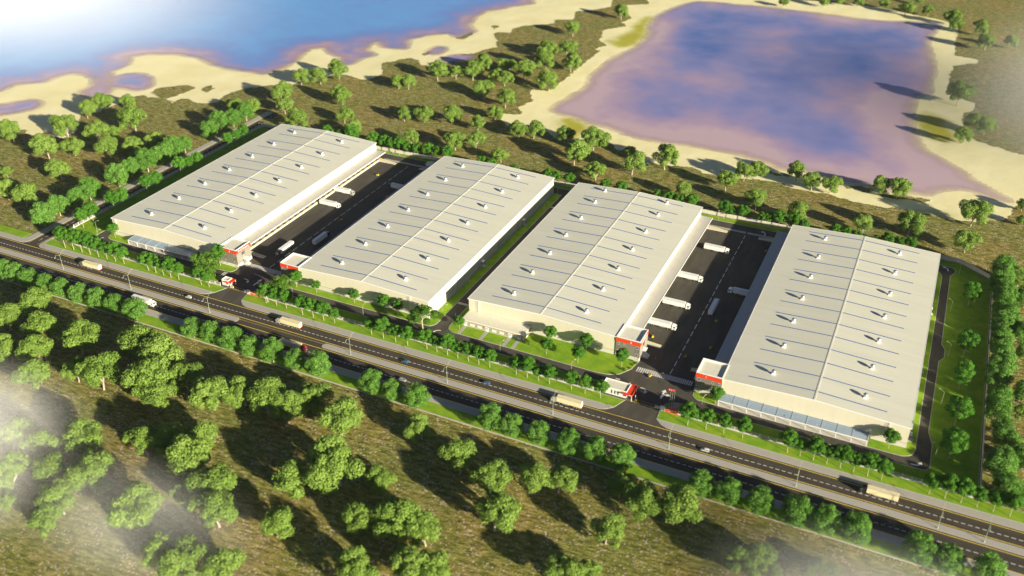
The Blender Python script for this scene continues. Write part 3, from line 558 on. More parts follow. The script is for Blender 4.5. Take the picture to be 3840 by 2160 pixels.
# ------------------------------------------------------------------ warehouses
EAVE, RIDGE = 12., 13.87
def warehouse(num, x0, y0, x1, y1, label, docks, sky0, vents, ladder):
    """docks: 'R', 'L' or '' - the side with loading docks"""
    t = thing('warehouse', label, 'warehouse', (x0,y0,0), 0, 'white warehouses in a row')
    W, L = x1-x0, y1-y0; xm = W/2
    pl = MB().box(-.06, W+.06, -.06, L+.06, -.05, 2.75); pl.build('plinth', M['plinth_render'], t)
    wl = MB(); wl.box(0, W, 0, L, 2.75, EAVE)
    wl.add([(0,0,EAVE),(W,0,EAVE),(xm,0,RIDGE-.1)], [(0,1,2)]); wl.add([(0,L,EAVE),(W,L,EAVE),(xm,L,RIDGE-.1)], [(2,1,0)])
    wl.mi = 0
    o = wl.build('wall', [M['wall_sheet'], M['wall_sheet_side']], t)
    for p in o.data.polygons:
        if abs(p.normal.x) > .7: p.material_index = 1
    dl = MB().box(-.09, W+.09, -.09, -.062, 2.68, 2.80); dl.build('flashing', M['dark_metal'], t)
    def zr(x): return EAVE+.14+(RIDGE-EAVE)*(1-abs(x-xm)/xm)
    rf = MB()
    for a, b in ((-.35, xm), (xm, W+.35)):
        za, zb = zr(a), zr(b); A, B = (a, -.35), (b, L+.35)
        rf.hexa([(a,-.35,za-.12),(b,-.35,zb-.12),(b,L+.35,zb-.12),(a,L+.35,za-.12)], [(a,-.35,za),(b,-.35,zb),(b,L+.35,zb),(a,L+.35,za)])
    roof = rf.build('roof', M['roof_sheet'], t)
    rc = MB()
    for s in (-1, 1):
        a, b = (xm-.42, xm) if s < 0 else (xm, xm+.42)
        rc.hexa([(a,-.4,zr(a)+.02),(b,-.4,zr(b)+.02),(b,L+.4,zr(b)+.02),(a,L+.4,zr(a)+.02)], [(a,-.4,zr(a)+.1),(b,-.4,zr(b)+.12),(b,L+.4,zr(b)+.12),(a,L+.4,zr(a)+.1)])
    rc.build('ridge_cap', M['ridge_sheet'], roof)
    for yy in (-.42, L+.36):
        v = MB()
        for a, b in ((-.4, xm), (xm, W+.4)):
            v.hexa([(a,yy,zr(a)-.45),(b,yy,zr(b)-.45),(b,yy+.08,zr(b)-.45),(a,yy+.08,zr(a)-.45)], [(a,yy,zr(a)+.08),(b,yy,zr(b)+.08),(b,yy+.08,zr(b)+.08),(a,yy+.08,zr(a)+.08)])
        v.build('verge_trim', M['trim_white'], roof)
    for xx in (-.62, W+.34):
        MB().box(xx, xx+.28, -.4, L+.4, EAVE-.16, EAVE+.16).build('gutter', M['trim_white'], roof)
    # roof lights and turbine ventilators
    k = 0
    for y in sky0:
        for s in (-1, 1):
            xa, xb = (xm-33.2, xm-.8) if s < 0 else (xm+.8, xm+33)
            m = MB(); m.hexa([(xa,y-.27-y0,zr(xa)+.01),(xb,y-.27-y0,zr(xb)+.01),(xb,y+.27-y0,zr(xb)+.01),(xa,y+.27-y0,zr(xa)+.01)],
                             [(xa,y-.25-y0,zr(xa)+.12),(xb,y-.25-y0,zr(xb)+.12),(xb,y+.25-y0,zr(xb)+.12),(xa,y+.25-y0,zr(xa)+.12)])
            m.build('skylight_strip', M['skylight_blue'], t)
    first = None
    for y in vents:
        for dx in (-22.4, 22.):
            x = xm+dx; zb = zr(x)
            if first is None:
                prof = [(.45,.5),(.5,.8),(.85,.95),(1.13,1.25),(1.25,1.62),(1.18,2.0),(.92,2.36),(.5,2.6),(.05,2.67)]
                v = MB().lathe(prof, 18); 
                first = v.build('roof_ventilator', M['galvanised_dome'], t, True)
                MB().hexa([(-1.,-1.,-.12),(1.,-1.,-.12),(1.,1.,-.12),(-1.,1.,-.12)], [(-.6,-.6,.52),(.6,-.6,.52),(.6,.6,.52),(-.6,.6,.52)]).build('base', M['trim_white'], first)
                o = first
            else: o = copy_tree(first, t)
            o.location = (x, y-y0, zb)
    # side walls: rainwater pipes, high louvres
    for sx, x in ((-1, -.1), (1, W+.1)):
        for i in range(7):
            y = 6+i*(L-12)/6
            MB().tube((x+sx*.08,y,.3),(x+sx*.08,y,EAVE-.1),.11,6).build('downpipe', M['grey_metal'], t)
        for i in range(7):
            y = 13+i*(L-26)/6.4
            m = MB()
            m.box(min(x,x+sx*.05), max(x,x+sx*.05), y, y+8.3, 10.35, 10.85)
            m.build('louvre_vent', M['white_paint'], t)
    if ladder is not None:
        m = MB(); x = ladder-x0
        for dx in (-.3, .3): m.tube((x+dx,-.25,2.2),(x+dx,-.25,EAVE+.9),.045,5)
        for i in range(28): m.tube((x-.3,-.25,2.4+i*.36),(x+.3,-.25,2.4+i*.36),.03,4)
        for i in range(9):
            zc = 4+i*1.; m.path([(x-.36,-.25,zc),(x-.36,-.8,zc),(x,-1.,zc),(x+.36,-.8,zc),(x+.36,-.25,zc)], .03, 4)
        for dx in (-.3,0,.3): m.tube((x+dx,-.95+abs(dx)*.4,4),(x+dx,-.95+abs(dx)*.4,12),.025,4)
        m.build('ladder', M['trim_white'], t)
    if docks:
        s = 1 if docks == 'R' else -1; xw = W if s > 0 else 0
        X = lambda a: xw+s*a
        ya = 13.6 if num != 2 else 26-y0
        bx = lambda m, a, b, *r: m.box(min(X(a),X(b)), max(X(a),X(b)), *r)
        out = 8.1 if s > 0 else 9.1
        pf = bx(MB(), .07, 5.6, ya, L-2.5, -.05, 1.25).build('dock_platform', M['dock_concrete'], t)
        ed = MB(); bx(ed, 5.25, 5.62, ya, L-2.5, 1.252, 1.33)
        y = ya+2
        while y < L-8: bx(ed, 4.75, 5.25, y, y+1.9, 1.252, 1.32); y += 6.48
        ed.build('edge_stripe', M['hazard_yellow'], pf)
        y = ya+3.9
        bx(MB(), 5.62, 5.7, ya, L-2.5, 0, 1.24).build('platform_face', M['ramp_concrete'], pf)
        while y < L-8:
            bx(MB(), 2.5, 5.25, y+1.2, y+3.8, 1.253, 1.30).build('dock_leveller', M['leveller_steel'], t)
            bx(MB(), .02, .10, y+1.1, y+3.9, 1.26, 4.4).build('dock_door', M['grey_metal'], t)
            y += 6.48
        cn = MB(); xa, xb = X(.05), X(out)
        cn.hexa([(xa,ya+6,5.75),(xb,ya+6,5.45),(xb,L-.1,5.45),(xa,L-.1,5.75)], [(xa,ya+6,6.05),(xb,ya+6,5.85),(xb,L-.1,5.85),(xa,L-.1,6.05)])
        c = cn.build('dock_canopy', M['canopy_sheet'], t)
        bx(MB(), out, out+.12, ya+5.95, L-.05, 5.35, 5.98).build('edge_trim', M['trim_white'], c)
        for i in range(13):
            y = ya+9+i*(L-ya-14)/12.5
            MB().tube((X(.1),y,9.9),(X(out*.62),y,5.95),.05,5).build('tie_rod', M['grey_metal'], c)
        for yr in (15.7 if num != 2 else 28.6-y0, L-6.2):
            m = MB(); a, b = X(5.7), X(20.1)
            m.hexa([(a,yr,-.05),(b,yr,-.05),(b,yr+3.1,-.05),(a,yr+3.1,-.05)], [(a,yr,1.25),(b,yr,.08),(b,yr+3.1,.08),(a,yr+3.1,1.25)])
            rp = m.build('dock_ramp', M['ramp_concrete'], t)
            e = MB()
            for yy in (yr+.02, yr+2.88): e.hexa([(a,yy,1.254),(b,yy,.084),(b,yy+.2,.084),(a,yy+.2,1.254)], [(a,yy,1.36),(b,yy,.2),(b,yy+.2,.2),(a,yy+.2,1.36)])
            e.build('edge_stripe', M['hazard_yellow'], rp)
        st = MB()
        for i in range(6): bx(st, 1+.0, 3.4, L-2.5+i*.3, L-2.5+(i+1)*.3, -.05, 1.25-i*.2)
        sp = st.build('stairs', M['ramp_concrete'], t)
        for a in (1., 3.4): MB().path([(X(a),L-2.5,1.25),(X(a),L-2.5,2.3),(X(a),L-.7,1.2),(X(a),L-.7,0.1)], .05, 5).build('handrail', M['trim_white'], sp)
    # side personnel doors under a small awning, up a few steps
    if docks != 'R':
        for y in (5.5, 66, 128):
            d = MB().box(W+.06, W+.14, y, y+2., 1., 3.3).build('side_door', M['grey_metal'], t)
            MB().box(W+.0, W+1.7, y-.5, y+2.5, 3.75, 3.95).build('awning', M['trim_white'], d)
            m = MB().box(W+.07, W+1.5, y-.3, y+2.3, .0, 1.)
            for i in range(4): m.box(W+1.5+.3*i, W+1.8+.3*i, y-.3, y+2.3, 0, .8-.2*i)
            m.build('steps', M['ramp_concrete'], d)
    return t
plain('ridge_sheet', (.76,.745,.64), .55, var=.03)
t = NT('galvanised_dome'); t.setb(Base_Color=(.66,.67,.68), Roughness=.25, Metallic=.75)
plain('canopy_sheet', (.50,.48,.43), .4, var=.03)
SK = [6.9+13.06*i for i in range(14)]; VT = [13.4+26*i for i in range(7)]
warehouse(4, 0, 0, 89, 182.4, 'long white warehouse numbered 4, leftmost of the four, its docks facing right', 'R', SK, VT, 3.3)
warehouse(3, 149.7, 0, 238.6, 182.4, 'long white warehouse numbered 3, behind the red fascia office with tree in front', 'L', SK, VT, 227)
warehouse(2, 258, 12.6, 347, 182.4, 'white warehouse numbered 2, set back behind the low cream annex', 'R', SK[1:], [26,52,78,104,130,156,175.5], 264.6)
warehouse(1, 407.9, 0, 497, 182.4, 'white warehouse numbered 1, rightmost, beside the garden road', 'L', SK, VT, 487.9)

# ------------------------------------------------------------------ office blocks
def office(num, x0, y0, side, label):
    t = thing('office_block', label, 'office', (x0,y0,0), 0, 'red banded office blocks')
    W, L, H = 13.5, 13.2, 12.3
    f = (lambda x: x) if side == 'R' else (lambda x: W-x)
    bx = lambda m, a, b, *r: m.box(min(f(a),f(b)), max(f(a),f(b)), *r)
    MB().box(-.05 if side == 'L' else .0, W+.05 if side == 'R' else W, -.05, L+.05, -.05, 2.1).build('plinth', M['plinth_render'], t)
    o = MB().box(0,W,0,L,2.1,10).build('wall', [M['grey_cladding'], M['grey_cladding_side']], t)
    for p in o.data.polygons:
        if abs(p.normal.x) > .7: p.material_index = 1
    fa = MB(); bx(fa, 0, W+.12, -.12, -.055, 9.55, 11.75); bx(fa, W+.055, W+.12, -.055, L+.1, 9.55, 11.75)
    fas = fa.build('fascia', M['red_panel'], t)
    cb = MB(); bx(cb, 0, W+.1, -.1, -.055, 11.75, 11.95); bx(cb, W+.055, W+.1, -.055, L+.08, 11.75, 11.95); cb.build('coping_band', M['dark_metal'], t)
    pp = MB(); th = .45
    for r in ((-.05,W+.05,-.05,th),(-.05,W+.05,L-th,L+.05),(-.05,th,th,L-th),(W-th,W+.05,th,L-th)): pp.box(*r, 10., 12.5)
    pp.build('parapet', M['parapet_white'], t)
    MB().box(th,W-th,th,L-th,10.,11.6).build('roof', M['flat_roof_felt'], t)
    text('number', str(num), 1.75, 'letter_white', fas, (f(8.3),-.16,10.62), 0)
    # windows in front: two slim bays and one wide bay, each with an upper and a lower light in a thin frame
    for a, wd in ((1.0,.8),(4.2,.8),(11.2,1.3)):
        for z0, z1 in ((7.6,8.9),(2.9,4.2)):
            q = MB(); bx(q, a, a+wd, -.07, .02, z0, z1); q.build('window', M['window_glass'], t)
            m = MB(); bx(m, a-.1, a, -.10, .02, z0-.1, z1+.1); bx(m, a+wd, a+wd+.1, -.10, .02, z0-.1, z1+.1); bx(m, a, a+wd, -.10, .02, z1, z1+.1); bx(m, a, a+wd, -.10, .02, z0-.1, z0)
            m.build('window_frame', M['trim_white'], q if False else t)
        m = MB()
        for aa in (a-.14, a+wd+.08): bx(m, aa, aa+.06, -.09, 0, .7, 9.5)
        bx(m, a-.1, a+wd+.1, -.09, 0, .7, .78)
        m.build('bay_strip', M['dark_metal'], t)
    if side == 'R':
        x = W+.06
        text('lettering', 'JD Property', 1.6, 'letter_white', fas, (W+.16, 7.9, 10.65), R(90))
        em = MB()   # small white emblem: rounded head, long back, two legs
        el = [(math.cos(i*math.pi/6)*.55, math.sin(i*math.pi/6)*.42) for i in range(12)]
        for cy, cz, sy, sz in ((2.1,10.95,1.,1.),(2.7,10.9,1.5,.6),(2.35,10.35,.35,1.3)):
            b = len(em.v); em.add([(W+.15, cy+py*sy, cz+pz*sz) for py, pz in el] + [(W+.2, cy+py*sy, cz+pz*sz) for py, pz in el], [tuple(range(12,24))] + [(i,(i+1)%12,12+(i+1)%12,12+i) for i in range(12)])
        em.build('emblem', M['letter_white'], fas)
        for i in range(3):
            q = MB().box(W-.02,W+.07,4.9+i*.85,5.6+i*.85,6.9,8.8).build('window', M['window_glass'], t)
        MB().box(W-.02,W+.09,4.75,4.85,2.1,9.5).build('bay_strip', M['dark_metal'], t); MB().box(W-.02,W+.09,7.6,7.7,2.1,9.5).build('bay_strip', M['dark_metal'], t)
        d = MB().box(W,W+.1,5.2,7.2,1.2,3.7).build('entrance_door', M['window_glass'], t)
        MB().box(W+.06,W+.12,6.15,6.25,1.2,3.7).build('door_frame', M['trim_white'], d)
        MB().box(W,W+2.,4.4,8.,4.3,4.6).build('entrance_canopy', M['trim_white'], t)
        m = MB().box(W+.06,W+1.6,4.2,8.2,-.05,1.2)
        for i in range(6): m.box(W+1.6+.32*i,W+1.92+.32*i,4.2,8.2,-.05,1.-.19*i)
        st = m.build('entrance_steps', M['ramp_concrete'], t)
        for yy in (4.3,8.1): MB().path([(W+.3,yy,1.2),(W+.3,yy,2.2),(W+1.6,yy,2.2),(W+3.4,yy,1.1),(W+3.4,yy,.1)], .05, 5).build('handrail', M['grey_metal'], st)
    else:
        MB().box(-1.8,0,4.4,8,4.3,4.6).build('entrance_canopy', M['trim_white'], t)
    return t
office(4, 89.1, -.45, 'R', 'grey office block with red band numbered 4 and white lettering, by the small gatehouse')
office(3, 136.2, -.45, 'L', 'grey office block with red band numbered 3, half hidden by a big tree')
office(2, 347.1, 12.15, 'R', 'grey office block with red band numbered 2, above the curved lawn')
office(1, 394.4, -.45, 'L', 'grey office block with red band numbered 1, above the three flagpoles')

# ------------------------------------------------------------------ low annex of warehouse 2
t = thing('annex', 'long low cream annex with four double doors along the front of warehouse 2', 'annex', (258.8,2.6,0))
W, L = 38., 9.85
MB().box(0,W,0,L,-.05,4.15).build('wall', M['annex_render'] if 'annex_render' in M else plain('annex_render', (.42,.38,.29), .85, var=.04), t)
MB().box(-.05,W+.05,-.05,L,-.05,.35).build('plinth', M['plinth_render'], t)
rf = MB().box(-.25,W+.25,-.3,L,4.15,4.38).build('roof', M['flat_roof_felt'], t)
MB().box(-.3,W+.3,-.36,-.302,4.0,4.45).build('roof_edge', M['trim_white'], rf); MB().box(-.1,W+.1,L-.3,L-.02,4.38,4.7).build('flashing', M['plinth_render'], rf)
for x in (1.1,14.7,28.9,34.3):
    d = MB().box(x,x+1.9,-.1,.02,.2,2.7).build('double_door', M['trim_white'], t)
    MB().box(x+.3,x+.75,-.13,-.1,1.8,2.3).build('door_light', M['window_glass'], d); MB().box(x+1.15,x+1.6,-.13,-.1,1.8,2.3).build('door_light', M['window_glass'], d)
    MB().box(x+.93,x+.97,-.115,-.1,.2,2.7).build('door_gap', M['dark_metal'], d)
    MB().box(x-.25,x+2.15,-.8,0,2.8,2.95).build('awning', M['trim_white'], d)
for x in (5.1,9.7,18.8,23.4):
    q = MB().box(x,x+2.6,-.09,.02,1.,2.2).build('window', M['trim_white'], t)
    MB().box(x+1.28,x+1.32,-.105,-.09,1.,2.2).build('mullion', M['grey_metal'], q)
    MB().box(x-.2,x+2.8,-.5,0,2.3,2.42).build('awning', M['trim_white'], q)
d = MB().box(W-.02,W+.1,3.2,5.2,.2,2.7).build('side_door', M['trim_white'], t); MB().box(W,W+1.2,2.9,5.5,2.8,2.95).build('awning', M['trim_white'], d)

# ------------------------------------------------------------------ glass canopies
def glass_canopy(x0, x1, label):
    t = thing('glass_canopy', label, 'canopy', (x0,0,0), 0, 'blue glass canopies on posts')
    W = x1-x0; zf, zb = 3.1, 3.55
    MB().box(-.2,W+.2,-7.1,-.1,-.05,.16).build('floor_slab', M['ramp_concrete'], t)
    g = MB(); g.hexa([(0,-6.6,zf),(W,-6.6,zf),(W,-.12,zb),(0,-.12,zb)], [(0,-6.6,zf+.05),(W,-6.6,zf+.05),(W,-.12,zb+.05),(0,-.12,zb+.05)])
    g.build('glass_roof', M['canopy_glass'], t)
    fr = MB(); n = round(W/7.4)
    for i in range(n+1):
        x = min(max(W*i/n,.1),W-.1); fr.hexa([(x-.1,-6.6,zf+.052),(x+.1,-6.6,zf+.052),(x+.1,-.12,zb+.052),(x-.1,-.12,zb+.052)], [(x-.1,-6.6,zf+.2),(x+.1,-6.6,zf+.2),(x+.1,-.12,zb+.2),(x-.1,-.12,zb+.2)])
    for j in range(1,5):
        y = -6.6+6.48*j/5; zz_ = zf+(zb-zf)*j/5; fr.box(0,W,y-.06,y+.06,zz_+.06,zz_+.15)
    fr.build('frame', M['canopy_frame'], t)
    MB().box(-.1,W+.1,-6.78,-6.6,zf-.25,zf+.25).build('front_beam', M['trim_white'], t)
    for i in range(n+1):
        x = min(max(W*i/n,.15),W-.15); MB().box(x-.13,x+.13,-6.55,-6.3,.16,zf).build('post', M['trim_white'], t)
    return t
plain('canopy_frame', (.34,.41,.50), .4, var=.02)
glass_canopy(18, 77.5, 'glass canopy on white posts along the front wall of warehouse 4')
glass_canopy(408.3, 480, 'glass canopy on white posts along the front wall of warehouse 1')

# ------------------------------------------------------------------ gatehouses
def gatehouse(label, x0, x1, y0, y1, H, rx0, rx1, ry0, ry1, big):
    t = thing('gatehouse', label, 'gatehouse')
    MB().box(x0,x1,y0,y1,-.05,H-.35).build('wall', M['white_paint'], t)
    pp = MB(); e = .3
    for r in ((x0,x1,y0,y0+e),(x0,x1,y1-e,y1),(x0,x0+e,y0+e,y1-e),(x1-e,x1,y0+e,y1-e)): pp.box(*r, H-.35, H+.25)
    pp.build('parapet', M['white_paint'], t)
    MB().box(x0+e,x1-e,y0+e,y1-e,H-.35,H-.2).build('roof', M['flat_roof_felt'], t)
    rc = MB(); z0, z1 = H-.75, H-.3
    rc.box(x1+.02,rx1,ry0,ry1,z0,z1); rc.box(rx0,x1+.02,ry0,y0-.02,z0,z1)
    if big: rc.box(x0+1.5,x1+.02,y1+.02,ry1,z0,z1)
    else: rc.box(rx0,x1+.02,y1+.02,ry1,z0,z1)
    c = rc.build('red_canopy', M['red_panel'], t)
    lp = MB()
    for r in ((x1+.03,rx1,ry0,ry0+.18),(rx1-.18,rx1,ry0+.18,ry1)): lp.box(*r, z1+.002, z1+.3)
    lp.build('canopy_lip', M['red_panel'], c)
    wr = MB()                                   # the few illegible white characters on the canopy lip
    for i in range(5): wr.box(rx1-1.9+i*.3,rx1-1.7+i*.3,ry0-.04,ry0,z0+.12,z0+.5)
    wr.build('lettering', M['letter_white'], c)
    for xx, yy in ((rx1-.4,ry0+.4),(rx1-.4,ry1-.5)): MB().box(xx-.15,xx+.15,yy-.15,yy+.15,-.05,z0).build('post', M['white_paint'], t)
    ws = [(x0+5.2,.7,.9,3.),(x0+6.9,.7,.9,3.),(x0+8.6,.7,.9,3.),(x0+11.6,1.8,1.2,2.6),(x0+2.2,.4,2.2,2.6),(x0+2.9,.4,2.2,2.6)] if big else [(x0+3.3,1.2,1.1,2.5)]
    for a, wd, za, zb in ws:
        q = MB().box(a,a+wd,y0-.06,y0+.02,za,zb).build('window', M['window_glass'], t)
        MB().box(a-.1,a+wd+.1,y0-.1,y0+.01,za-.12,za).build('sill', M['trim_white'], q)
    MB().box(x1-.02,x1+.06,y0+1,y0+2.1,.1,2.5).build('door', M['window_glass'], t)
    return t
gatehouse('small white gatehouse with red canopy, on the left entrance', 106.7, 111.4, -20.6, -16.6, 3.6, 109.6, 114.2, -21.7, -16.2, False)
gatehouse('large white gatehouse with red canopy, on the right entrance', 351.5, 365, -21, -13.9, 4., 362.8, 368.4, -22.5, -13.1, True)

def sliding_gate(x0, label):
    t = thing('folding_gate', label, 'gate', (x0,-21.9,0), 0, 'folded white entrance gates')
    m = MB()
    for i in range(9):
        x = i*.32
        for yy in (-.25,.25): m.tube((x,yy,.12),(x,yy,1.75),.05,5)
        if i < 8:
            for a, b in ((.2,1.6),(1.6,.2)): m.tube((x,-.25,a),(x+.32,-.25,b),.035,4)
        m.tube((x,-.25,1.75),(x,.25,1.75),.05,5)
    m.build('lattice', M['trim_white'], t)
    for i in (0,3,6,8): MB().tube((i*.32,-.3,.1),(i*.32,.3,.1),.1,8).build('wheel', M['tyre_rubber'], t)
sliding_gate(124.3, 'white folding gate pulled back beside the left red sign')
sliding_gate(380.4, 'white folding gate pulled back beside the right red sign')
def barrier(x, y, label):
    t = thing('barrier_post', label, 'barrier', (x,y,0), 0, 'gate barrier posts')
    MB().box(-.35,.35,-.3,.3,0,1.15).build('cabinet', M['hazard_yellow'], t); MB().box(-.4,.4,-.35,.35,1.15,1.25).build('cap', M['grey_metal'], t)
    MB().tube((-.55,0,.0),(-.55,0,3.6),.14,8).build('post', M['trim_white'], t)
barrier(115.0, -20.9, 'yellow barrier cabinet beside the small gatehouse')
barrier(370.2, -20.9, 'yellow barrier cabinet beside the large gatehouse')
def sign_wall(x0, x1, label):
    t = thing('sign_wall', label, 'sign', (x0,-22.4,0), 0, 'entrance sign walls')
    W = x1-x0; a = 2.6
    w1 = MB().box(0,a,-.3,.5,-.05,2.6).build('white_panel', M['white_paint'], t)
    w2 = MB().box(a,W,-.28,.45,.12,2.5).build('red_panel', M['red_panel'], t)
    MB().box(a,W,-.32,.5,-.05,.12).build('base', M['plinth_render'], t)
    text('lettering', 'JD Property', .42, 'letter_red', w1, (a/2,-.33,.95), 0, .03)
    em = MB(); em.box(.8,1.7,-.34,-.3,1.7,1.85); em.box(1.6,1.9,-.34,-.3,1.75,2.); em.build('emblem', M['grey_metal'], w1)
    ln = MB(); random.seed(3)                  # two lines of white characters too small to read
    for z0, xa, xb in ((1.45,a+.3,W-.3),(.95,a+2.,W-2.4)):
        x = xa
        while x < xb:
            wd = random.choice((.18,.22,.26)); ln.box(x,x+wd,-.32,-.28,z0,z0+random.choice((.22,.3))); x += wd+random.choice((.07,.07,.07,.22))
    ln.build('lettering', M['letter_white'], w2)
sign_wall(126.9, 136.9, 'red and white entrance sign wall between the left gate and trees')
sign_wall(383.2, 392.2, 'red and white entrance sign wall in front of the flagpoles')

# ------------------------------------------------------------------ flags
for i, (x, y, which) in enumerate(((386.8,-18.7,'leftmost'),(387.8,-18.6,'middle'),(388.8,-18.5,'rightmost'))):
    t = thing('flagpole', 'steel flagpole with red starred flag behind the right sign, %s of three' % which, 'flag', (x,y,.17), 0, 'flagpoles by the right entrance')
    MB().tube((0,0,0),(0,0,11.6),.11,8,.06).build('pole', M['galvanised'], t)
    m = MB(); n = 8
    for k in range(n+1):
        for zf in (0,1): m.v.append((-.08-1.5*k/n, .16*math.sin(k*.9+i), 10.4+1.05*zf-.12*k/n))
    m.f = [(2*k,2*k+2,2*k+3,2*k+1) for k in range(n)]; m.m = [0]*n
    fl = m.build('flag', M['flag_red'], t, True)
    so = fl.modifiers.new('thick', 'SOLIDIFY'); so.thickness = .03
    st = MB(); cx, cz = -.85, 10.86
    for dy in (-.3,.3):
        pts = [(cx+.42*(1 if k%2==0 else .4)*math.sin(k*math.pi/5), dy*.75, cz+.42*(1 if k%2==0 else .4)*math.cos(k*math.pi/5)) for k in range(10)]
        st.add(pts+[(cx,dy*.75,cz)], [(k,(k+1)%10,10) for k in range(10)])
    for v in range(len(st.v)): st.v[v] = (st.v[v][0], .16*math.sin((-.08-st.v[v][0])/1.5*8*.9+i)+(.05 if st.v[v][1] > 0 else -.05), st.v[v][2])
    st.build('star', M['star_yellow'], fl)
    MB().box(-.4,.4,-.4,.4,-.02,.15).build('base', M['kerb_stone'], t)

# ------------------------------------------------------------------ fences and walls
def fence(p0, p1, label, posts):
    P, Q = Vector((*p0,0)), Vector((*p1,0)); L = (Q-P).length; a = math.atan2(Q.y-P.y, Q.x-P.x)
    t = thing('mesh_fence', label, 'fence', P, a, 'white wire mesh fences')
    MB().box(0,L,-.14,.14,-.05,.55).build('base_wall', M['plinth_render'], t)
    n = max(2, round(L/posts)); pm_ = None
    for i in range(n+1):
        x = min(max(L*i/n,.1),L-.1)
        if pm_ is None: pm_ = MB().box(-.1,.1,-.1,.1,.55,2.35).build('post', M['trim_white'], t); o = pm_
        else: o = pm_.copy(); COL.objects.link(o)
        o.location.x = x
    m = MB()
    for zz_ in (.65,1.2,1.75,2.25): m.box(0,L,-.025,.025,zz_-.025,zz_+.025)
    x = 0
    while x < L-1.5:
        m.hexa([(x,-.02,.55),(x+.05,-.02,.55),(x+1.55,-.02,2.25),(x+1.5,-.02,2.25)], [(x,.02,.55),(x+.05,.02,.55),(x+1.55,.02,2.25),(x+1.5,.02,2.25)])
        m.hexa([(x+1.5,-.02,.55),(x+1.55,-.02,.55),(x+.05,-.02,2.25),(x,-.02,2.25)], [(x+1.5,.02,.55),(x+1.55,.02,.55),(x+.05,.02,2.25),(x,.02,2.25)]); x += .5
    m.build('wire_mesh', M['fence_wire'], t)
fence((-15,-22.1), (106.6,-22.1), 'white mesh fence from the junction corner to the small gatehouse', 4.1)
fence((137,-22.1), (351.4,-22.1), 'long white mesh fence between the two entrances', 4.1)
fence((392.3,-22.1), (530,-22.1), 'white mesh fence from the right sign to the bottom right corner', 4.1)
fence((-32,195), (-32,-5), 'white mesh fence running along the side road', 4.1)
fence((-32,-5), (-15,-22.1), 'short white mesh fence cutting the corner at the junction', 4.2)
def wall_run(p0, p1, label, h=2.7):
    P, Q = Vector((*p0,0)), Vector((*p1,0)); L = (Q-P).length
    t = thing('perimeter_wall', label, 'wall', P, math.atan2(Q.y-P.y, Q.x-P.x), 'solid perimeter walls')
    MB().box(0,L,-.11,.11,-.06,h).build('wall_panel', M['wall_panel'], t)
    MB().box(0,L,-.17,.17,h,h+.1).build('coping', M['plinth_render'], t)
    m = None; n = round(L/9)
    for i in range(n+1):
        x = min(max(L*i/n,.16),L-.16)
        if m is None: m = MB().box(-.16,.16,-.16,.16,-.06,h).build('pier', M['plinth_render'], t); o = m
        else: o = m.copy(); COL.objects.link(o)
        o.location.x = x
wall_run((-32,195.2), (511,200), 'long pale perimeter wall behind all four warehouses')
wall_run((511,200), (530,185), 'short perimeter wall cutting the far right corner')
wall_run((530,185), (530,-22), 'pale perimeter wall along the right side of the site')

# ------------------------------------------------------------------ street lamps
def road_lamp_parts(t):
    MB().tube((0,0,0),(0,0,10.),.14,8,.08).build('pole', M['lamp_green_grey'], t)
    for s, top in ((1,2.3),(-1,1.1)):
        pts = [(0,0,9.6)] + [(0, s*3.1*math.sin(u), 9.6+top*math.sin(u*.95)**.8 if s > 0 else 9.6+1.5*math.sin(u*1.75)) for u in [i*math.pi/2/8 for i in range(1,9)]]
        a = MB().path(pts, .065, 6).build('arm', M['lamp_green_grey'], t)
        e = pts[-1]; MB().hexa([(-.16,e[1]-.1,e[2]-.12),(.16,e[1]-.1,e[2]-.12),(.2,e[1]+s*.9+.1,e[2]-.2),(-.2,e[1]+s*.9+.1,e[2]-.2)], [(-.1,e[1]-.1,e[2]+.06),(.1,e[1]-.1,e[2]+.06),(.14,e[1]+s*.9+.1,e[2]),(-.14,e[1]+s*.9+.1,e[2])]).build('lamp_head', M['lamp_green_grey'], a)
    MB().lathe([(.3,0),(.3,.25),(.18,.4)], 10).build('base', M['lamp_green_grey'], t)
ws = [(5.3,'nearest the left junction'),(60.8,'below the left glass canopy'),(120.8,'beside the left gap in the median'),(217.5,'just right of the median gap'),(276.8,'between the two blue cars'),(336.2,'by the cream truck below the large gatehouse'),(395.7,'left of the white car'),(455,'below the right glass canopy'),(514.6,'right of the black cab truck'),(532.9,'nearest the bottom right corner')]
proto = None
for x, where in ws:
    lb = 'tall double-armed street lamp on the median, ' + where
    if proto is None:
        proto = thing('street_lamp', lb, 'street lamp', (x,-48.5,.14), 0, 'double street lamps on the median'); road_lamp_parts(proto)
    else:
        o = copy_tree(proto); o.location.x = x; o['label'] = lb
def single_lamp(t):
    MB().tube((0,0,0),(0,0,7.2),.11,8,.07).build('pole', M['lamp_green_grey'], t)
    pts = [(0,0,7.1)] + [(2.1*math.sin(u),0,7.1+1.1*math.sin(u*1.25)) for u in [i*math.pi/2/7 for i in range(1,8)]]
    a = MB().path(pts, .05, 6).build('arm', M['lamp_green_grey'], t); e = pts[-1]
    MB().box(e[0]-.1,e[0]+.7,-.14,.14,e[2]-.08,e[2]+.06).build('lamp_head', M['lamp_lens'], a)
    MB().lathe([(.24,0),(.24,.2),(.14,.3)], 10).build('base', M['lamp_green_grey'], t)
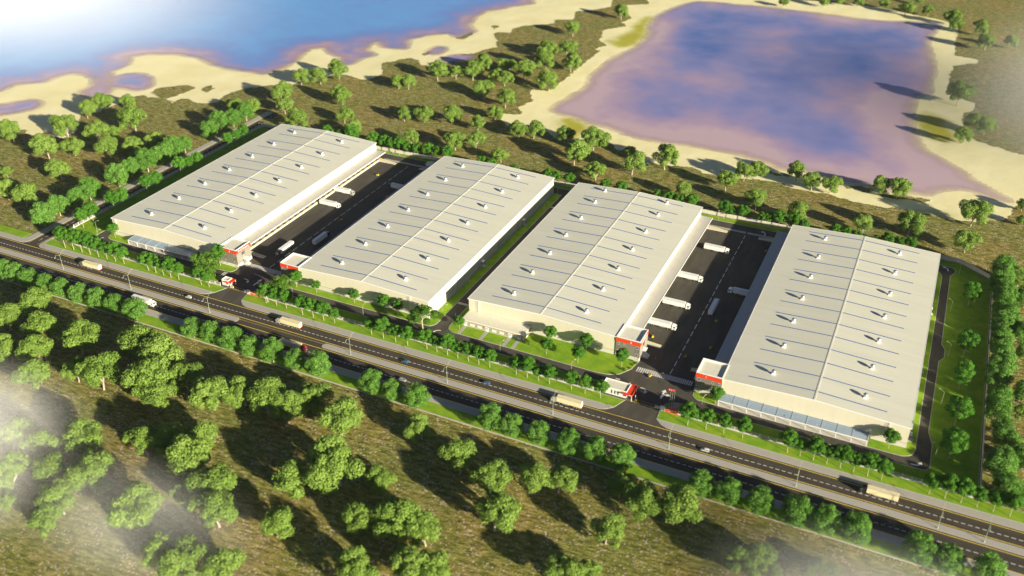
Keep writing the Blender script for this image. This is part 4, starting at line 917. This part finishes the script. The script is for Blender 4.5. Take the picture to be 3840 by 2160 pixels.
IL = [(-2.9,-11.6,40,'beside the turning arrow at the left corner'),(-13.9,-2.3,20,'on the sunlit corner lawn'),(-22.6,53.7,15,'on the shaded lawn, nearest the corner'),(-24.3,99.2,15,'on the shaded lawn, halfway along'),(-25.7,150,15,'on the shaded lawn at its far end'),
 (47,-13.4,80,'opposite the left glass canopy'),(203.3,-13.9,80,'opposite the front wall of warehouse 3'),(153.7,-13.6,80,'near the office marked 3'),(290.4,-13.6,60,'opposite the low annex'),(331.9,-13.6,60,'opposite the lawn of warehouse 2'),(401.8,-13.5,70,'opposite the office marked 1'),(456.2,-13.5,80,'opposite the right glass canopy'),
 (510,-1.7,160,'on the right garden lawn, nearest the road'),(509.8,42.7,160,'on the right garden lawn, second from the road'),(510.3,88.9,160,'on the right garden lawn, third from the road'),(508.4,136,160,'on the right garden lawn, fourth from the road'),(510.5,184.2,160,'at the far right corner of the garden road'),
 (244.6,5.8,20,'by the side door in the lane, nearest'),(244.4,35,20,'in the shaded lane between warehouses 3 and 2, second'),(244.4,62,20,'in the shaded lane between warehouses 3 and 2, third'),(244.4,124,20,'in the shaded lane between warehouses 3 and 2, fourth'),(244.4,152,20,'in the shaded lane between warehouses 3 and 2, fifth'),(244.4,176,20,'at the far end of the shaded lane'),
 (-44.6,-10.2,0,'on the left pavement of the side road, by the junction'),(-44.6,34,0,'on the left pavement of the side road, further up'),(62,192.5,-90,'by the back wall behind warehouse 4'),(357,192.5,-90,'by the back wall between warehouses 2 and 1')]
proto = None
for x, y, a, where in IL:
    lb = 'slim single-armed lamp post ' + where
    if proto is None:
        proto = thing('lamp_post', lb, 'lamp post', (x,y,.1), R(a), 'slim lamp posts inside the site'); single_lamp(proto)
    else:
        o = copy_tree(proto); o.location = (x,y,.1); o.rotation_euler.z = R(a); o['label'] = lb
for x, y, where in ((255.5,1.,'left of the annex'),(300.9,1.,'right of the annex')):
    t = thing('lamp_post', 'straight dark lamp post with flat white arm ' + where, 'lamp post', (x,y,.1), 0, 'straight lamp posts flanking the annex')
    MB().tube((0,0,.6),(0,0,8.),.1,8,.06).build('pole', M['galvanised'], t)
    a = MB().tube((0,0,6.6),(1.2,0,6.7),.05,6).build('arm', M['galvanised'], t)
    MB().box(1.1,2.7,-.18,.18,6.62,6.76).build('lamp_head', M['lamp_lens'], a)
    MB().lathe([(.28,0),(.26,.8),(.12,.9)], 10).build('base', M['dark_metal'], t)
# ------------------------------------------------------------------ vehicles (built facing +x, origin on the ground under the middle)
def wheel_obj(parent, x, y, r, wdt):
    s = 1 if y > 0 else -1
    w_ = MB().tube((x,y-wdt/2,r),(x,y+wdt/2,r),r,14).build('wheel', M['tyre_rubber'], parent)
    MB().tube((x,y+s*wdt/2,r),(x,y+s*(wdt/2+.02),r),r*.6,12).build('rim', M['rim_metal'], w_)
def truck(x, y, a, label, cab, box, cream=False, rear='trailer_white'):
    t = thing('articulated_truck', label, 'truck', (x,y,.01), R(a), 'articulated trucks')
    hw = 1.28
    b = MB().box(-8.2,5.1,-hw,hw,1.15,4.0).build('trailer_body', M[box], t)
    bev = b.modifiers.new('b','BEVEL'); bev.width = .06
    rl = MB()
    for yy in (-hw,hw): rl.box(-8.22,5.12,yy-.04,yy+.04,3.94,4.06); rl.box(-8.22,5.12,yy-.03,yy+.03,1.08,1.2)
    if cream:
        for i in range(22):
            xx = -7.9+i*.6
            for yy in (-hw-.03,hw+.005): rl.box(xx,xx+.06,yy,yy+.025,.95,1.4)
    rl.build('side_rail', M['grey_metal'] if not cream else M['bark_pale'], b)
    rd = MB().box(-8.26,-8.2,-hw+.03,hw-.03,1.2,3.95).build('rear_door', M[rear], b)
    MB().box(-8.28,-8.26,-.03,.03,1.2,3.95).build('door_gap', M['grey_metal'], b)
    MB().box(-8.3,-8.1,-hw,hw,.65,.95).build('rear_bumper', M['lamp_red'], t)
    MB().box(-8.1,7.2,-.5,.5,.6,1.1).build('chassis', M['dark_metal'], t)
    MB().box(-1.5,1.8,-hw,hw,.55,1.08).build('side_guard', M['grey_metal'], t)
    # cab with raked screen and roof fairing
    prof = [(5.6,.45),(7.95,.45),(8.05,1.2),(8.0,1.9),(7.75,2.95),(7.2,3.35),(5.9,3.6),(5.6,3.55)]
    m = MB(); k = len(prof)
    m.add([(px,-1.22,pz) for px,pz in prof]+[(px,1.22,pz) for px,pz in prof], [tuple(range(k)), tuple(range(k,2*k))[::-1]]+[(i,k+i,k+(i+1)%k,(i+1)%k) for i in range(k)])
    c = m.build('cab', M[cab], t); bv = c.modifiers.new('b','BEVEL'); bv.width = .08; bv.segments = 2
    MB().hexa([(8.0,-1.1,1.95),(8.03,-1.1,1.95),(8.03,1.1,1.95),(8.0,1.1,1.95)], [(7.76,-1.05,2.9),(7.79,-1.05,2.9),(7.79,1.05,2.9),(7.76,1.05,2.9)]).build('windscreen', M['window_glass'], c)
    for yy in (-1.24,1.22): MB().hexa([(6.7,yy,1.9),(7.85,yy,1.9),(7.85,yy+.02,1.9),(6.7,yy+.02,1.9)], [(6.7,yy,2.8),(7.6,yy,2.8),(7.6,yy+.02,2.8),(6.7,yy+.02,2.8)]).build('side_window', M['window_glass'], c)
    MB().box(8.0,8.1,-1.0,1.0,.5,1.15).build('grille', M['dark_metal'], c)
    for s in (-1,1):
        MB().box(8.02,8.12,s*.95-.2,s*.95+.2,.65,.95).build('headlight', M['lamp_lens'], c)
        MB().box(7.75,7.95,s*1.5-.1,s*1.5+.1,1.9,2.7).build('mirror', M[cab], c)
    for xx in (7.1,3.4,-4.6,-5.9,-7.2):
        for yy in (-1.08,1.08): wheel_obj(t, xx, yy, .5, .36)
    return t
# on the road, driving left: cream curtain-sided trailers
truck(19.4,-39.9,180,'cream curtain trailer truck with taupe cab, on the road below the left canopy','cab_taupe','curtain_cream',True)
truck(170.2,-39.7,180,'cream curtain trailer truck with grey cab, on the road by the median gap','cab_grey','curtain_cream',True)
truck(339.4,-38.4,180,'cream curtain trailer truck with grey cab, on the road below the large gatehouse','cab_grey','curtain_cream',True)
truck(489.2,-39.2,180,'cream curtain trailer truck with black cab, at the lower right of the road','cab_black','curtain_cream',True,'curtain_cream')
# lower carriageway, driving right
truck(79.8,-57.3,0,'white truck with white cab on the lower carriageway, partly behind a tree','truck_white','trailer_white')
truck(186.2,-57.,0,'beige trailer truck with dark red cab on the lower carriageway','cab_red','curtain_beige',True)
# docks and yard of warehouse 4
truck(102.6,117.2,0,'white truck docked at warehouse 4 with grey cab, farther of two','cab_grey','trailer_white')
truck(105.2,95.6,0,'white truck docked at warehouse 4 with white cab, nearer of two','truck_white','trailer_white')
truck(116.,29.,-90,'white truck with taupe cab driving out past the zebra crossing in the left yard','cab_taupe','trailer_white')
truck(128.7,51.5,90,'white box truck with blue cab driving away in the shade of warehouse 3','cab_blue','trailer_white')
truck(133.6,139.6,180,'white truck with blue cab backed up to warehouse 3 in deep shade','cab_blue','trailer_white')
truck(140.,184.9,180,'white truck in deep shade at the back corner of the left yard','truck_white','trailer_white')
# docks and yard of warehouse 2
for yy, wd, xx in ((148.4,'farthest of four, clear of the canopy',367.3),(106.8,'second farthest of four',361.3),(73.7,'second nearest of four',362.9),(49.4,'nearest of four, beside the forklift',361.9)):
    truck(xx, yy, 0, 'white truck docked at warehouse 2, '+wd, 'truck_white', 'trailer_white')
truck(383.3,80.,90,'white truck seen from behind driving up the right yard','truck_white','trailer_white')
truck(394.3,102.2,180,'white truck half under the shaded canopy of warehouse 1','truck_white','trailer_white')

def car(x, y, a, label, paint):
    t = thing('hatchback_car', label, 'car', (x,y,.01), R(a), 'cars on the main road')
    st = [(-2.05,.42,.80,.72),(-1.98,.35,.95,.78),(-1.2,.3,1.0,.82),(.6,.3,.98,.84),(1.2,.3,.92,.83),(1.85,.32,.78,.76),(2.05,.4,.65,.62)]
    m = MB(); n = len(st)
    for xx, z0, z1, hw in st: m.v += [(xx,-hw,z0),(xx,hw,z0),(xx,hw,(z0+z1)/2+.1),(xx,hw*.94,z1),(xx,-hw*.94,z1),(xx,-hw,(z0+z1)/2+.1)]
    for i in range(n-1):
        for j in range(6): m.f.append((i*6+j,i*6+(j+1)%6,(i+1)*6+(j+1)%6,(i+1)*6+j))
    m.f += [tuple(range(6))[::-1], tuple(range((n-1)*6,n*6))]; m.m = [0]*len(m.f)
    b = m.build('body', M[paint], t); sb = b.modifiers.new('s','SUBSURF'); sb.levels = sb.render_levels = 1
    g = MB(); lo = [(-1.95,.95),(1.15,.95)]; 
    g.hexa([(-1.95,-.76,.93),(1.1,-.76,.93),(1.1,.76,.93),(-1.95,.76,.93)], [(-1.6,-.60,1.46),(.25,-.60,1.46),(.25,.60,1.46),(-1.6,.60,1.46)]); g.build('window', M['window_glass'], t)
    MB().hexa([(-1.66,-.62,1.44),(.3,-.62,1.44),(.3,.62,1.44),(-1.66,.62,1.44)], [(-1.5,-.56,1.51),(.1,-.56,1.51),(.1,.56,1.51),(-1.5,.56,1.51)]).build('roof', M[paint], t)
    pl = MB()
    for s in (-1,1):
        for xa, xb in ((-1.95,-1.62),(-.55,-.55),(1.1,.25)): pl.tube((xa,s*.765,.94),(xb,s*.61,1.46),.045,5)
    pl.build('pillar', M[paint], t)
    for s in (-1,1):
        MB().box(1.9,2.04,s*.52-.15,s*.52+.15,.58,.72).build('headlight', M['lamp_lens'], t)
        MB().box(-2.08,-1.95,s*.66-.1,s*.66+.1,.75,1.0).build('tail_light', M['lamp_red'], t)
        for xx in (-1.3,1.3): wheel_obj(t, xx, s*.74, .32, .2)
car(98.5,-41.2,180,'small white hatchback on the road opposite the left entrance','car_white')
car(247.8,-42.2,180,'small blue hatchback on the road, the left one of the two blue cars','car_blue')
car(255.,-56.7,0,'silver hatchback on the lower carriageway beside the median','car_silver')
car(295.4,-40.5,180,'small blue hatchback on the road, the right one of the two blue cars','car_blue')
car(411.6,-42.8,180,'small white hatchback on the road right of the large red sign','car_white')
car(495.4,-55.4,0,'dark blue car in tree shade on the lower carriageway','car_dark')

def forklift(x, y, a, label):
    t = thing('forklift', label, 'forklift', (x,y,.01), R(a), 'yellow forklifts in the yards')
    b = MB().box(-1.1,.7,-.55,.55,.3,.85).build('body', M['forklift_yellow'], t)
    MB().hexa([(-1.4,-.55,.3),(-.6,-.55,.3),(-.6,.55,.3),(-1.4,.55,.3)], [(-1.3,-.5,1.25),(-.7,-.5,1.3),(-.7,.5,1.3),(-1.3,.5,1.25)]).build('counterweight', M['forklift_yellow'], t)
    s = MB().box(-.6,-.1,-.3,.3,.85,1.05); s.box(-.7,-.55,-.3,.3,.95,1.5); s.build('seat', M['dark_metal'], t)
    g = MB()
    for yy in (-.5,.5): g.path([(.55,yy,.8),(.35,yy,2.15),(-.75,yy,2.15),(-1.,yy,1.2)], .045, 5)
    for xx in (-.7,-.4,-.1,.2,.35): g.tube((xx,-.5,2.15),(xx,.5,2.15),.035,5)
    g.build('overhead_guard', M['dark_metal'], t)
    m = MB()
    for yy in (-.35,.35): m.box(.78,.9,yy-.06,yy+.06,.1,2.5)
    for zz_ in (.5,1.5,2.45): m.box(.78,.88,-.35,.35,zz_-.05,zz_+.05)
    m.build('mast', M['dark_metal'], t)
    for yy in (-.3,.3): MB().box(.9,2.,yy-.06,yy+.06,.1,.16).build('fork', M['grey_metal'], t)
    for xx, r in ((.45,.34),(-.9,.28)):
        for yy in (-.55,.55): wheel_obj(t, xx, yy, r, .22)
for x, y, a, wh in ((107.5,153.4,200,'in the sun in the left yard'),(124.,80.6,230,'in shade beside the dashed line in the left yard'),(133.2,125.1,200,'in deep shade near warehouse 3'),
    (360.2,37.6,100,'in the sun beside the nearest docked truck'),(381.6,26.3,250,'in shade right of the dashed line'),(388.2,68.2,80,'in shade behind the departing white truck'),(392.1,41.1,90,'in shade near the canopy of warehouse 1'),(369.8,1.4,245,'crossing the right zebra stripes'),(395.7,161.3,240,'in shade at the back of the right yard')):
    forklift(x, y, R(0)+a, 'yellow forklift '+wh)

# ------------------------------------------------------------------ people
def person(x, y, a, label, vest, stride):
    t = bpy.data.meshes.new('person'); s = stride
    J = [((0,0,.95),.15),((0,0,1.2),.155),((0,0,1.42),.13),((0,0,1.53),.062),((.01,0,1.63),.095),((.02,0,1.72),.085),
         ((0,.19,1.42),.07),((.02-s*.10,.25,1.14),.05),((.10-s*.14,.25,.90),.04),((.12-s*.15,.25,.82),.035),
         ((0,-.19,1.42),.07),((.02+s*.10,-.25,1.14),.05),((.10+s*.16,-.25,.90),.04),((.12+s*.2,-.25,.82),.035),
         ((0,.1,.88),.1),((s*.16+.03,.1,.50),.075),((s*.22,.1,.09),.05),((s*.22+.17,.1,.045),.042),
         ((0,-.1,.88),.1),((-s*.12+.04,-.1,.50),.075),((-s*.28,-.1,.10),.05),((-s*.28+.17,-.1,.045),.042)]
    E = [(0,1),(1,2),(2,3),(3,4),(4,5),(2,6),(6,7),(7,8),(8,9),(2,10),(10,11),(11,12),(12,13),(0,14),(14,15),(15,16),(16,17),(0,18),(18,19),(19,20),(20,21)]
    t.from_pydata([j[0] for j in J], E, []); o = bpy.data.objects.new('person', t); COL.objects.link(o)
    sk = o.modifiers.new('skin','SKIN'); su = o.modifiers.new('sub','SUBSURF'); su.levels = su.render_levels = 1
    for i, (p, r) in enumerate(J): t.skin_vertices[0].data[i].radius = (r, r)
    t.skin_vertices[0].data[0].use_root = True; t.materials.append(M['skin'])
    o.location = (x,y,.01); o.rotation_euler = (0,0,R(a)); tag(o, label, 'person', 'workers in safety vests')
    def shell(name, mat, ids, edges, grow):
        me = bpy.data.meshes.new(name); me.from_pydata([J[i][0] for i in ids], edges, []); q = bpy.data.objects.new(name, me); COL.objects.link(q); q.parent = o
        q.modifiers.new('skin','SKIN'); su = q.modifiers.new('sub','SUBSURF'); su.levels = su.render_levels = 1
        for k, i in enumerate(ids): me.skin_vertices[0].data[k].radius = (J[i][1]+grow,)*2
        me.skin_vertices[0].data[0].use_root = True; me.materials.append(M[mat])
    shell('vest', vest, [0,1,2,6,10,7,11], [(0,1),(1,2),(2,3),(2,4),(3,5),(4,6)], .03)
    shell('trousers', 'trouser_blue', [0,14,15,16,18,19,20], [(0,1),(1,2),(2,3),(0,4),(4,5),(5,6)], .025)
    MB().lathe([(.125,1.70),(.12,1.76),(.08,1.83),(.02,1.845)], 12, (.01,0,0)).build('helmet', M['hazard_yellow'], o, True)
    MB().box(.105,.125,-.025,.025,1.62,1.66).build('nose', M['skin'], o)
person(368.2,17.2,-60,'worker in orange vest standing alone in the shaded right yard','vest_orange',.4)
person(375.8,6.,200,'worker in orange vest and blue trousers walking over the right zebra stripes','vest_orange',1.)
person(366.4,-9.8,30,'worker in yellow vest behind the large gatehouse, right of two','vest_yellow',.2)
person(363.,-9.8,150,'worker in yellow vest behind the large gatehouse, left of two','vest_yellow',.2)

# ------------------------------------------------------------------ trees
def crown_mesh(name, lobes, n, leafsize, mat, seed):
    """leaf clumps spread over many small lobes; every lobe is a loose shell of little leaf faces"""
    rng = np.random.default_rng(seed)
    lob = np.array(lobes); wgt = lob[:,3]**2; li = rng.choice(len(lob), n, p=wgt/wgt.sum())
    d = rng.normal(size=(n,3)); d[:,2] += .25; d /= np.linalg.norm(d, axis=1)[:,None]
    rad = lob[li,3]*(1-.30*rng.random(n)**2)*(1+.07*rng.normal(size=n))
    c = lob[li,:3] + d*rad[:,None]*np.array([1,1,.86])
    nn = d + .45*rng.normal(size=(n,3)); nn /= np.linalg.norm(nn, axis=1)[:,None]
    u = np.cross(nn, rng.normal(size=(n,3))); u /= np.linalg.norm(u, axis=1)[:,None]; v = np.cross(nn, u)
    s = leafsize*(.55+.8*rng.random(n))[:,None]
    co = np.stack([c-u*s-v*s*.6, c+u*s-v*s*.6, c+u*s*.8+v*s*.6, c-u*s*.8+v*s*.6], 1).reshape(-1,3)
    me = bpy.data.meshes.new(name); me.vertices.add(4*n); me.vertices.foreach_set('co', co.ravel())
    me.loops.add(4*n); me.loops.foreach_set('vertex_index', np.arange(4*n, dtype=np.int32))
    me.polygons.add(n); me.polygons.foreach_set('loop_start', np.arange(0, 4*n, 4, dtype=np.int32)); me.update(calc_edges=True)
    tone = np.clip(.5+.22*rng.normal(size=n)+.25*(rng.random(len(lob))[li]-.5), 0, 1)
    A = me.attributes.new('tone','FLOAT','POINT'); A.data.foreach_set('value', np.repeat(tone,4).astype(np.float32))
    me.materials.append(M[mat]); return me
def trunk_mesh(name, th, r, tips, lean, mat):
    m = MB(); q = (lean[0], lean[1], th)
    m.tube((0,0,-.02),(lean[0]*.2,lean[1]*.2,th*.25),r*1.5,8,r*1.05); m.tube((lean[0]*.2,lean[1]*.2,th*.25),q,r*1.05,8,r*.85)
    for tp in tips:
        a = Vector(q); b = Vector(tp); mid = a.lerp(b,.5)+Vector((0,0,(b-a).length*.08))
        m.tube(a,mid,r*.6,6,r*.4); m.tube(mid,b,r*.4,5,r*.12)
    o = m.build(name, M[mat]); me = o.data; bpy.data.objects.remove(o); return me
def tree_kind(kind, seed):
    rnd = random.Random(seed); lobes = []
    if kind == 'F':       # broad spreading crown of many knobbly lobes on a short forked trunk
        nl = 15; sx, sy = 1+.22*rnd.uniform(-1,1), 1+.22*rnd.uniform(-1,1); ox, oy = rnd.uniform(-.08,.08), rnd.uniform(-.08,.08)
        for i in range(nl):
            a = i*2.4+rnd.random()*.6; rr = .36*math.sqrt((i+.5)/nl)*(.85+.3*rnd.random())
            lobes.append((rr*math.cos(a)*sx*1.08+ox, rr*math.sin(a)*sy*1.08+oy, .76-1.8*rr*rr+.13*(rnd.random()-.5), .09+.12*rnd.random()**1.5))
        for i in range(9):
            a = i*2.1+rnd.random(); q = .20+.14*rnd.random(); lobes.append((q*math.cos(a)*sx+ox, q*math.sin(a)*sy+oy, .28+.20*rnd.random(), .09+.07*rnd.random()))
        lobes += [(ox,oy,.52,.22),(ox*.5,oy*.5,.66,.18)]
        n, ls, mat, th, r = 10000, .0165, 'leaf_field', .20, .021
    elif kind == 'R':     # dense, round-topped and reaching nearly to the ground
        nl = 22
        for i in range(nl):
            zf = (i+.5)/nl; a = i*2.4+rnd.random(); rr = .33*math.sin(math.pi*(.18+.72*zf))**.7*(.9+.2*rnd.random())
            lobes.append((rr*math.cos(a), rr*math.sin(a), .24+.68*zf, .13+.06*rnd.random()))
        lobes += [(0,0,.55,.24),(0,0,.8,.18)]
        n, ls, mat, th, r = 9500, .0165, 'leaf_dense', .2, .022
    elif kind == 'S':     # clear slim stem with a round clipped head
        nl = 18
        for i in range(nl):
            zf = (i+.5)/nl; a = i*2.4+rnd.random()*.8; rr = .34*math.sin(math.pi*(.12+.76*zf))*(.85+.3*rnd.random())
            lobes.append((rr*math.cos(a), rr*math.sin(a), .70+.62*zf, .13+.06*rnd.random()))
        lobes += [(0,0,1.0,.26)]
        n, ls, mat, th, r = 5500, .024, 'leaf_street', .66, .016
    elif kind == 'T':     # big shade tree, open irregular crown
        nl = 24
        for i in range(nl):
            a = i*2.4+rnd.random(); rr = .42*math.sqrt((i+.5)/nl)*(.8+.35*rnd.random())
            lobes.append((rr*math.cos(a), rr*math.sin(a), .78-.9*rr*rr*1.6+.12*(rnd.random()-.5), .09+.06*rnd.random()))
        n, ls, mat, th, r = 5200, .018, 'leaf_shade', .30, .022
    else:                 # G: tall oval crown on a long stem
        nl = 22
        for i in range(nl):
            zf = (i+.5)/nl; a = i*2.4+rnd.random(); rr = .36*math.sin(math.pi*(.1+.82*zf))**.8*(.85+.3*rnd.random())
            lobes.append((rr*math.cos(a), rr*math.sin(a), .62+.98*zf, .13+.06*rnd.random()))
        n, ls, mat, th, r = 6500, .022, 'leaf_street', .58, .02
    cm = crown_mesh('crown', lobes, n, ls, mat, seed)
    zt = min(l[2] for l in lobes)
    tips = [(l[0]*.8, l[1]*.8, l[2]) for l in lobes[2::4]]
    tm = trunk_mesh('trunk', th, r, tips, (rnd.uniform(-.03,.03), rnd.uniform(-.03,.03)), 'bark_pale')
    return cm, tm
KINDS = {k: [tree_kind(k, 31*i+ord(k)) for i in range(nv)] for k, nv in (('F',8),('R',4),('S',4),('T',2),('G',2))}
NAMES = {'F': ('meadow_tree','spreading'), 'R': ('roadside_tree','dense'), 'S': ('street_tree','slim'), 'T': ('shade_tree','big'), 'G': ('garden_tree','tall')}
ORD = ['first','second','third','fourth','fifth','sixth','seventh','eighth','ninth','tenth','eleventh','twelfth','thirteenth']
NUM = ['zero','one','two','three','four','five','six','seven','eight','nine','ten','eleven','twelve','thirteen']
rt = random.Random(11)
for kind, desc, lst in TREES:
    k = len(lst)
    for i, (x, y, D_) in enumerate(lst):
        if desc.startswith('small wall trees'): y = 193.2+.0085*x+.8*rt.random()
        if 'left of the side road' in desc and kind == 'R': x = min(x, -51.5)
        if 'far left of the side road' in desc and x > -30: x = -28
        words = desc.split(' ', 1)
        if k == 1: lb = desc.replace('trees','tree',1)
        elif k == 2: lb = ('left' if i == 0 else 'right')+' one of two '+desc
        else: lb = ORD[i]+' from left of '+NUM[k]+' '+desc
        nm = NAMES[kind][0]
        t = thing(nm, lb, 'tree', (x, y, .12 if kind in 'SG' and y < 200 else -.06), rt.random()*6.28, desc)
        cm, tm = KINDS[kind][rt.randrange(len(KINDS[kind]))]
        s = D_*{'F':(1.04 if x < -60 else 1.12) if y > -75 else 1.27,'R':1.17,'S':1.12,'T':1.1,'G':1.05}[kind]*(1.0+.06*rt.uniform(-1,1))
        t.scale = (s, s, s*{'F':1.,'R':1.,'S':.95,'T':1.,'G':.84}[kind]*(1+.08*rt.uniform(-1,1)))
        for nme, me in (('crown',cm),('trunk',tm)):
            o = bpy.data.objects.new(nme, me); COL.objects.link(o); o.parent = t
# low shrubs at the tip of the curved lawn
def shrub_mesh(seed):
    rnd = random.Random(seed)
    return crown_mesh('foliage', [(rnd.uniform(-.4,.4), rnd.uniform(-.4,.4), .25+.2*rnd.random(), .3) for _ in range(6)], 260, .08, 'leaf_shade', seed)
sm = [shrub_mesh(i) for i in range(2)]
for i, (x, y) in enumerate(((352.6,1.9),(354.6,1.3),(355.9,2.2),(358.6,7.3),(358.2,3.9),(360.,9.2),(356.6,.6),(357.,11.))):
    o = bpy.data.objects.new('low_shrub', sm[i%2]); COL.objects.link(o); o.location = (x,y,.1); o.rotation_euler.z = i; o.scale = (1.2,1.2,1)
    tag(o, 'low leafy shrub at the curved lawn tip below the office marked 2', 'shrub', 'low shrubs on the lawn tip')

# ------------------------------------------------------------------ air: thin haze over everything; low mist banks added for a white corner glow
def volume_mat(name, dens, col):
    t = NT(name); v = t.n('ShaderNodeVolumePrincipled'); v.inputs['Color'].default_value = (*col,1); v.inputs['Density'].default_value = dens; v.inputs['Anisotropy'].default_value = -.4
    t.t.nodes.remove(t.b); t.l(v.outputs[0], t.out.inputs['Volume']); return t, v
volume_mat('haze_air', .000013, (.93,.94,.95))[1].inputs['Anisotropy'].default_value = 0
hz = MB().box(-2600,2600,-1100,2600,-4,330).build('haze', M['haze_air']); hz['kind'] = 'stuff'
def mist(x, y, z, rx, ry, rz_, dens, label):
    t, v = volume_mat('mist_air', dens, (1.,1.,1.))
    m = bpy.data.meshes.new('added_mist'); bm = bmesh.new(); bmesh.ops.create_icosphere(bm, subdivisions=3, radius=1.); bm.to_mesh(m); bm.free()
    o = bpy.data.objects.new('added_mist', m); COL.objects.link(o); o.location = (x,y,z); o.scale = (rx,ry,rz_); m.materials.append(M['mist_air'])
    o['kind'] = 'stuff'; o['label'] = label
    c = t.coord('Object'); ln = t.n('ShaderNodeVectorMath', operation='LENGTH'); t.l(c, ln.inputs[0])
    q = t.n('ShaderNodeMapRange', interpolation_type='SMOOTHERSTEP'); t.l(ln.outputs['Value'], q.inputs[0])
    for i, a in enumerate((1.,.05,0.,dens)): q.inputs[i+1].default_value = a
    t.l(q.outputs[0], v.inputs['Density']); del M['mist_air']
for a in ((105,-205,10,85,70,45,.012,'added mist whitening the left foreground meadow'),(215,-200,8,75,42,32,.0055,'thin added mist over the bottom left meadow'),
    (500,-118,8,85,40,38,.016,'added mist whitening the bottom right corner'),(630,470,20,190,230,110,.0048,'pale added mist over the ground right of the lake'),(-500,330,20,430,290,150,.0017,'bright added mist over the far left sea')):
    mist(*a)


# ------------------------------------------------------------------ light and camera
EL, AZ = R(15.9), R(112.4)
sd_ = Vector((math.sin(AZ)*math.cos(EL), math.cos(AZ)*math.cos(EL), math.sin(EL)))
sl = bpy.data.lights.new('sun','SUN'); sl.energy = 5.0; sl.angle = R(.8); sl.color = (1.,.90,.69)
so = bpy.data.objects.new('sun', sl); COL.objects.link(so); so.rotation_euler = (-sd_).to_track_quat('-Z','Y').to_euler()
W_ = bpy.data.worlds.new('World'); SC.world = W_; W_.use_nodes = True
sky = W_.node_tree.nodes.new('ShaderNodeTexSky'); sky.sky_type = 'NISHITA'; sky.sun_disc = False; sky.sun_elevation = EL; sky.sun_rotation = AZ; sky.air_density = .42; sky.dust_density = .5; sky.ozone_density = 1.6
bg = W_.node_tree.nodes['Background']; bg.inputs[1].default_value = .05
W_.node_tree.links.new(sky.outputs[0], bg.inputs[0])
cd = bpy.data.cameras.new('camera'); co_ = bpy.data.objects.new('camera', cd); COL.objects.link(co_); SC.camera = co_
cd.sensor_width = 36; cd.lens = 36*2361.163/2576; cd.clip_end = 8000; cd.clip_start = 1
cd.dof.use_dof = True; cd.dof.focus_distance = 570; cd.dof.aperture_fstop = .0165
co_.matrix_world = Matrix.Translation((471.826,-386.460,296.890)) @ (Matrix.Rotation(R(25.07026581),4,'Z') @ Matrix.Rotation(R(58.42327876),4,'X') @ Matrix.Rotation(R(.15764725),4,'Z'))
SC.view_settings.view_transform = 'Standard'; SC.view_settings.look = 'None'; SC.view_settings.exposure = 1.1; SC.view_settings.gamma = 1
SC.cycles.volume_step_rate = 4; SC.cycles.volume_max_steps = 64; SC.cycles.volume_bounces = 4; SC.cycles.max_bounces = 6; SC.cycles.transparent_max_bounces = 12
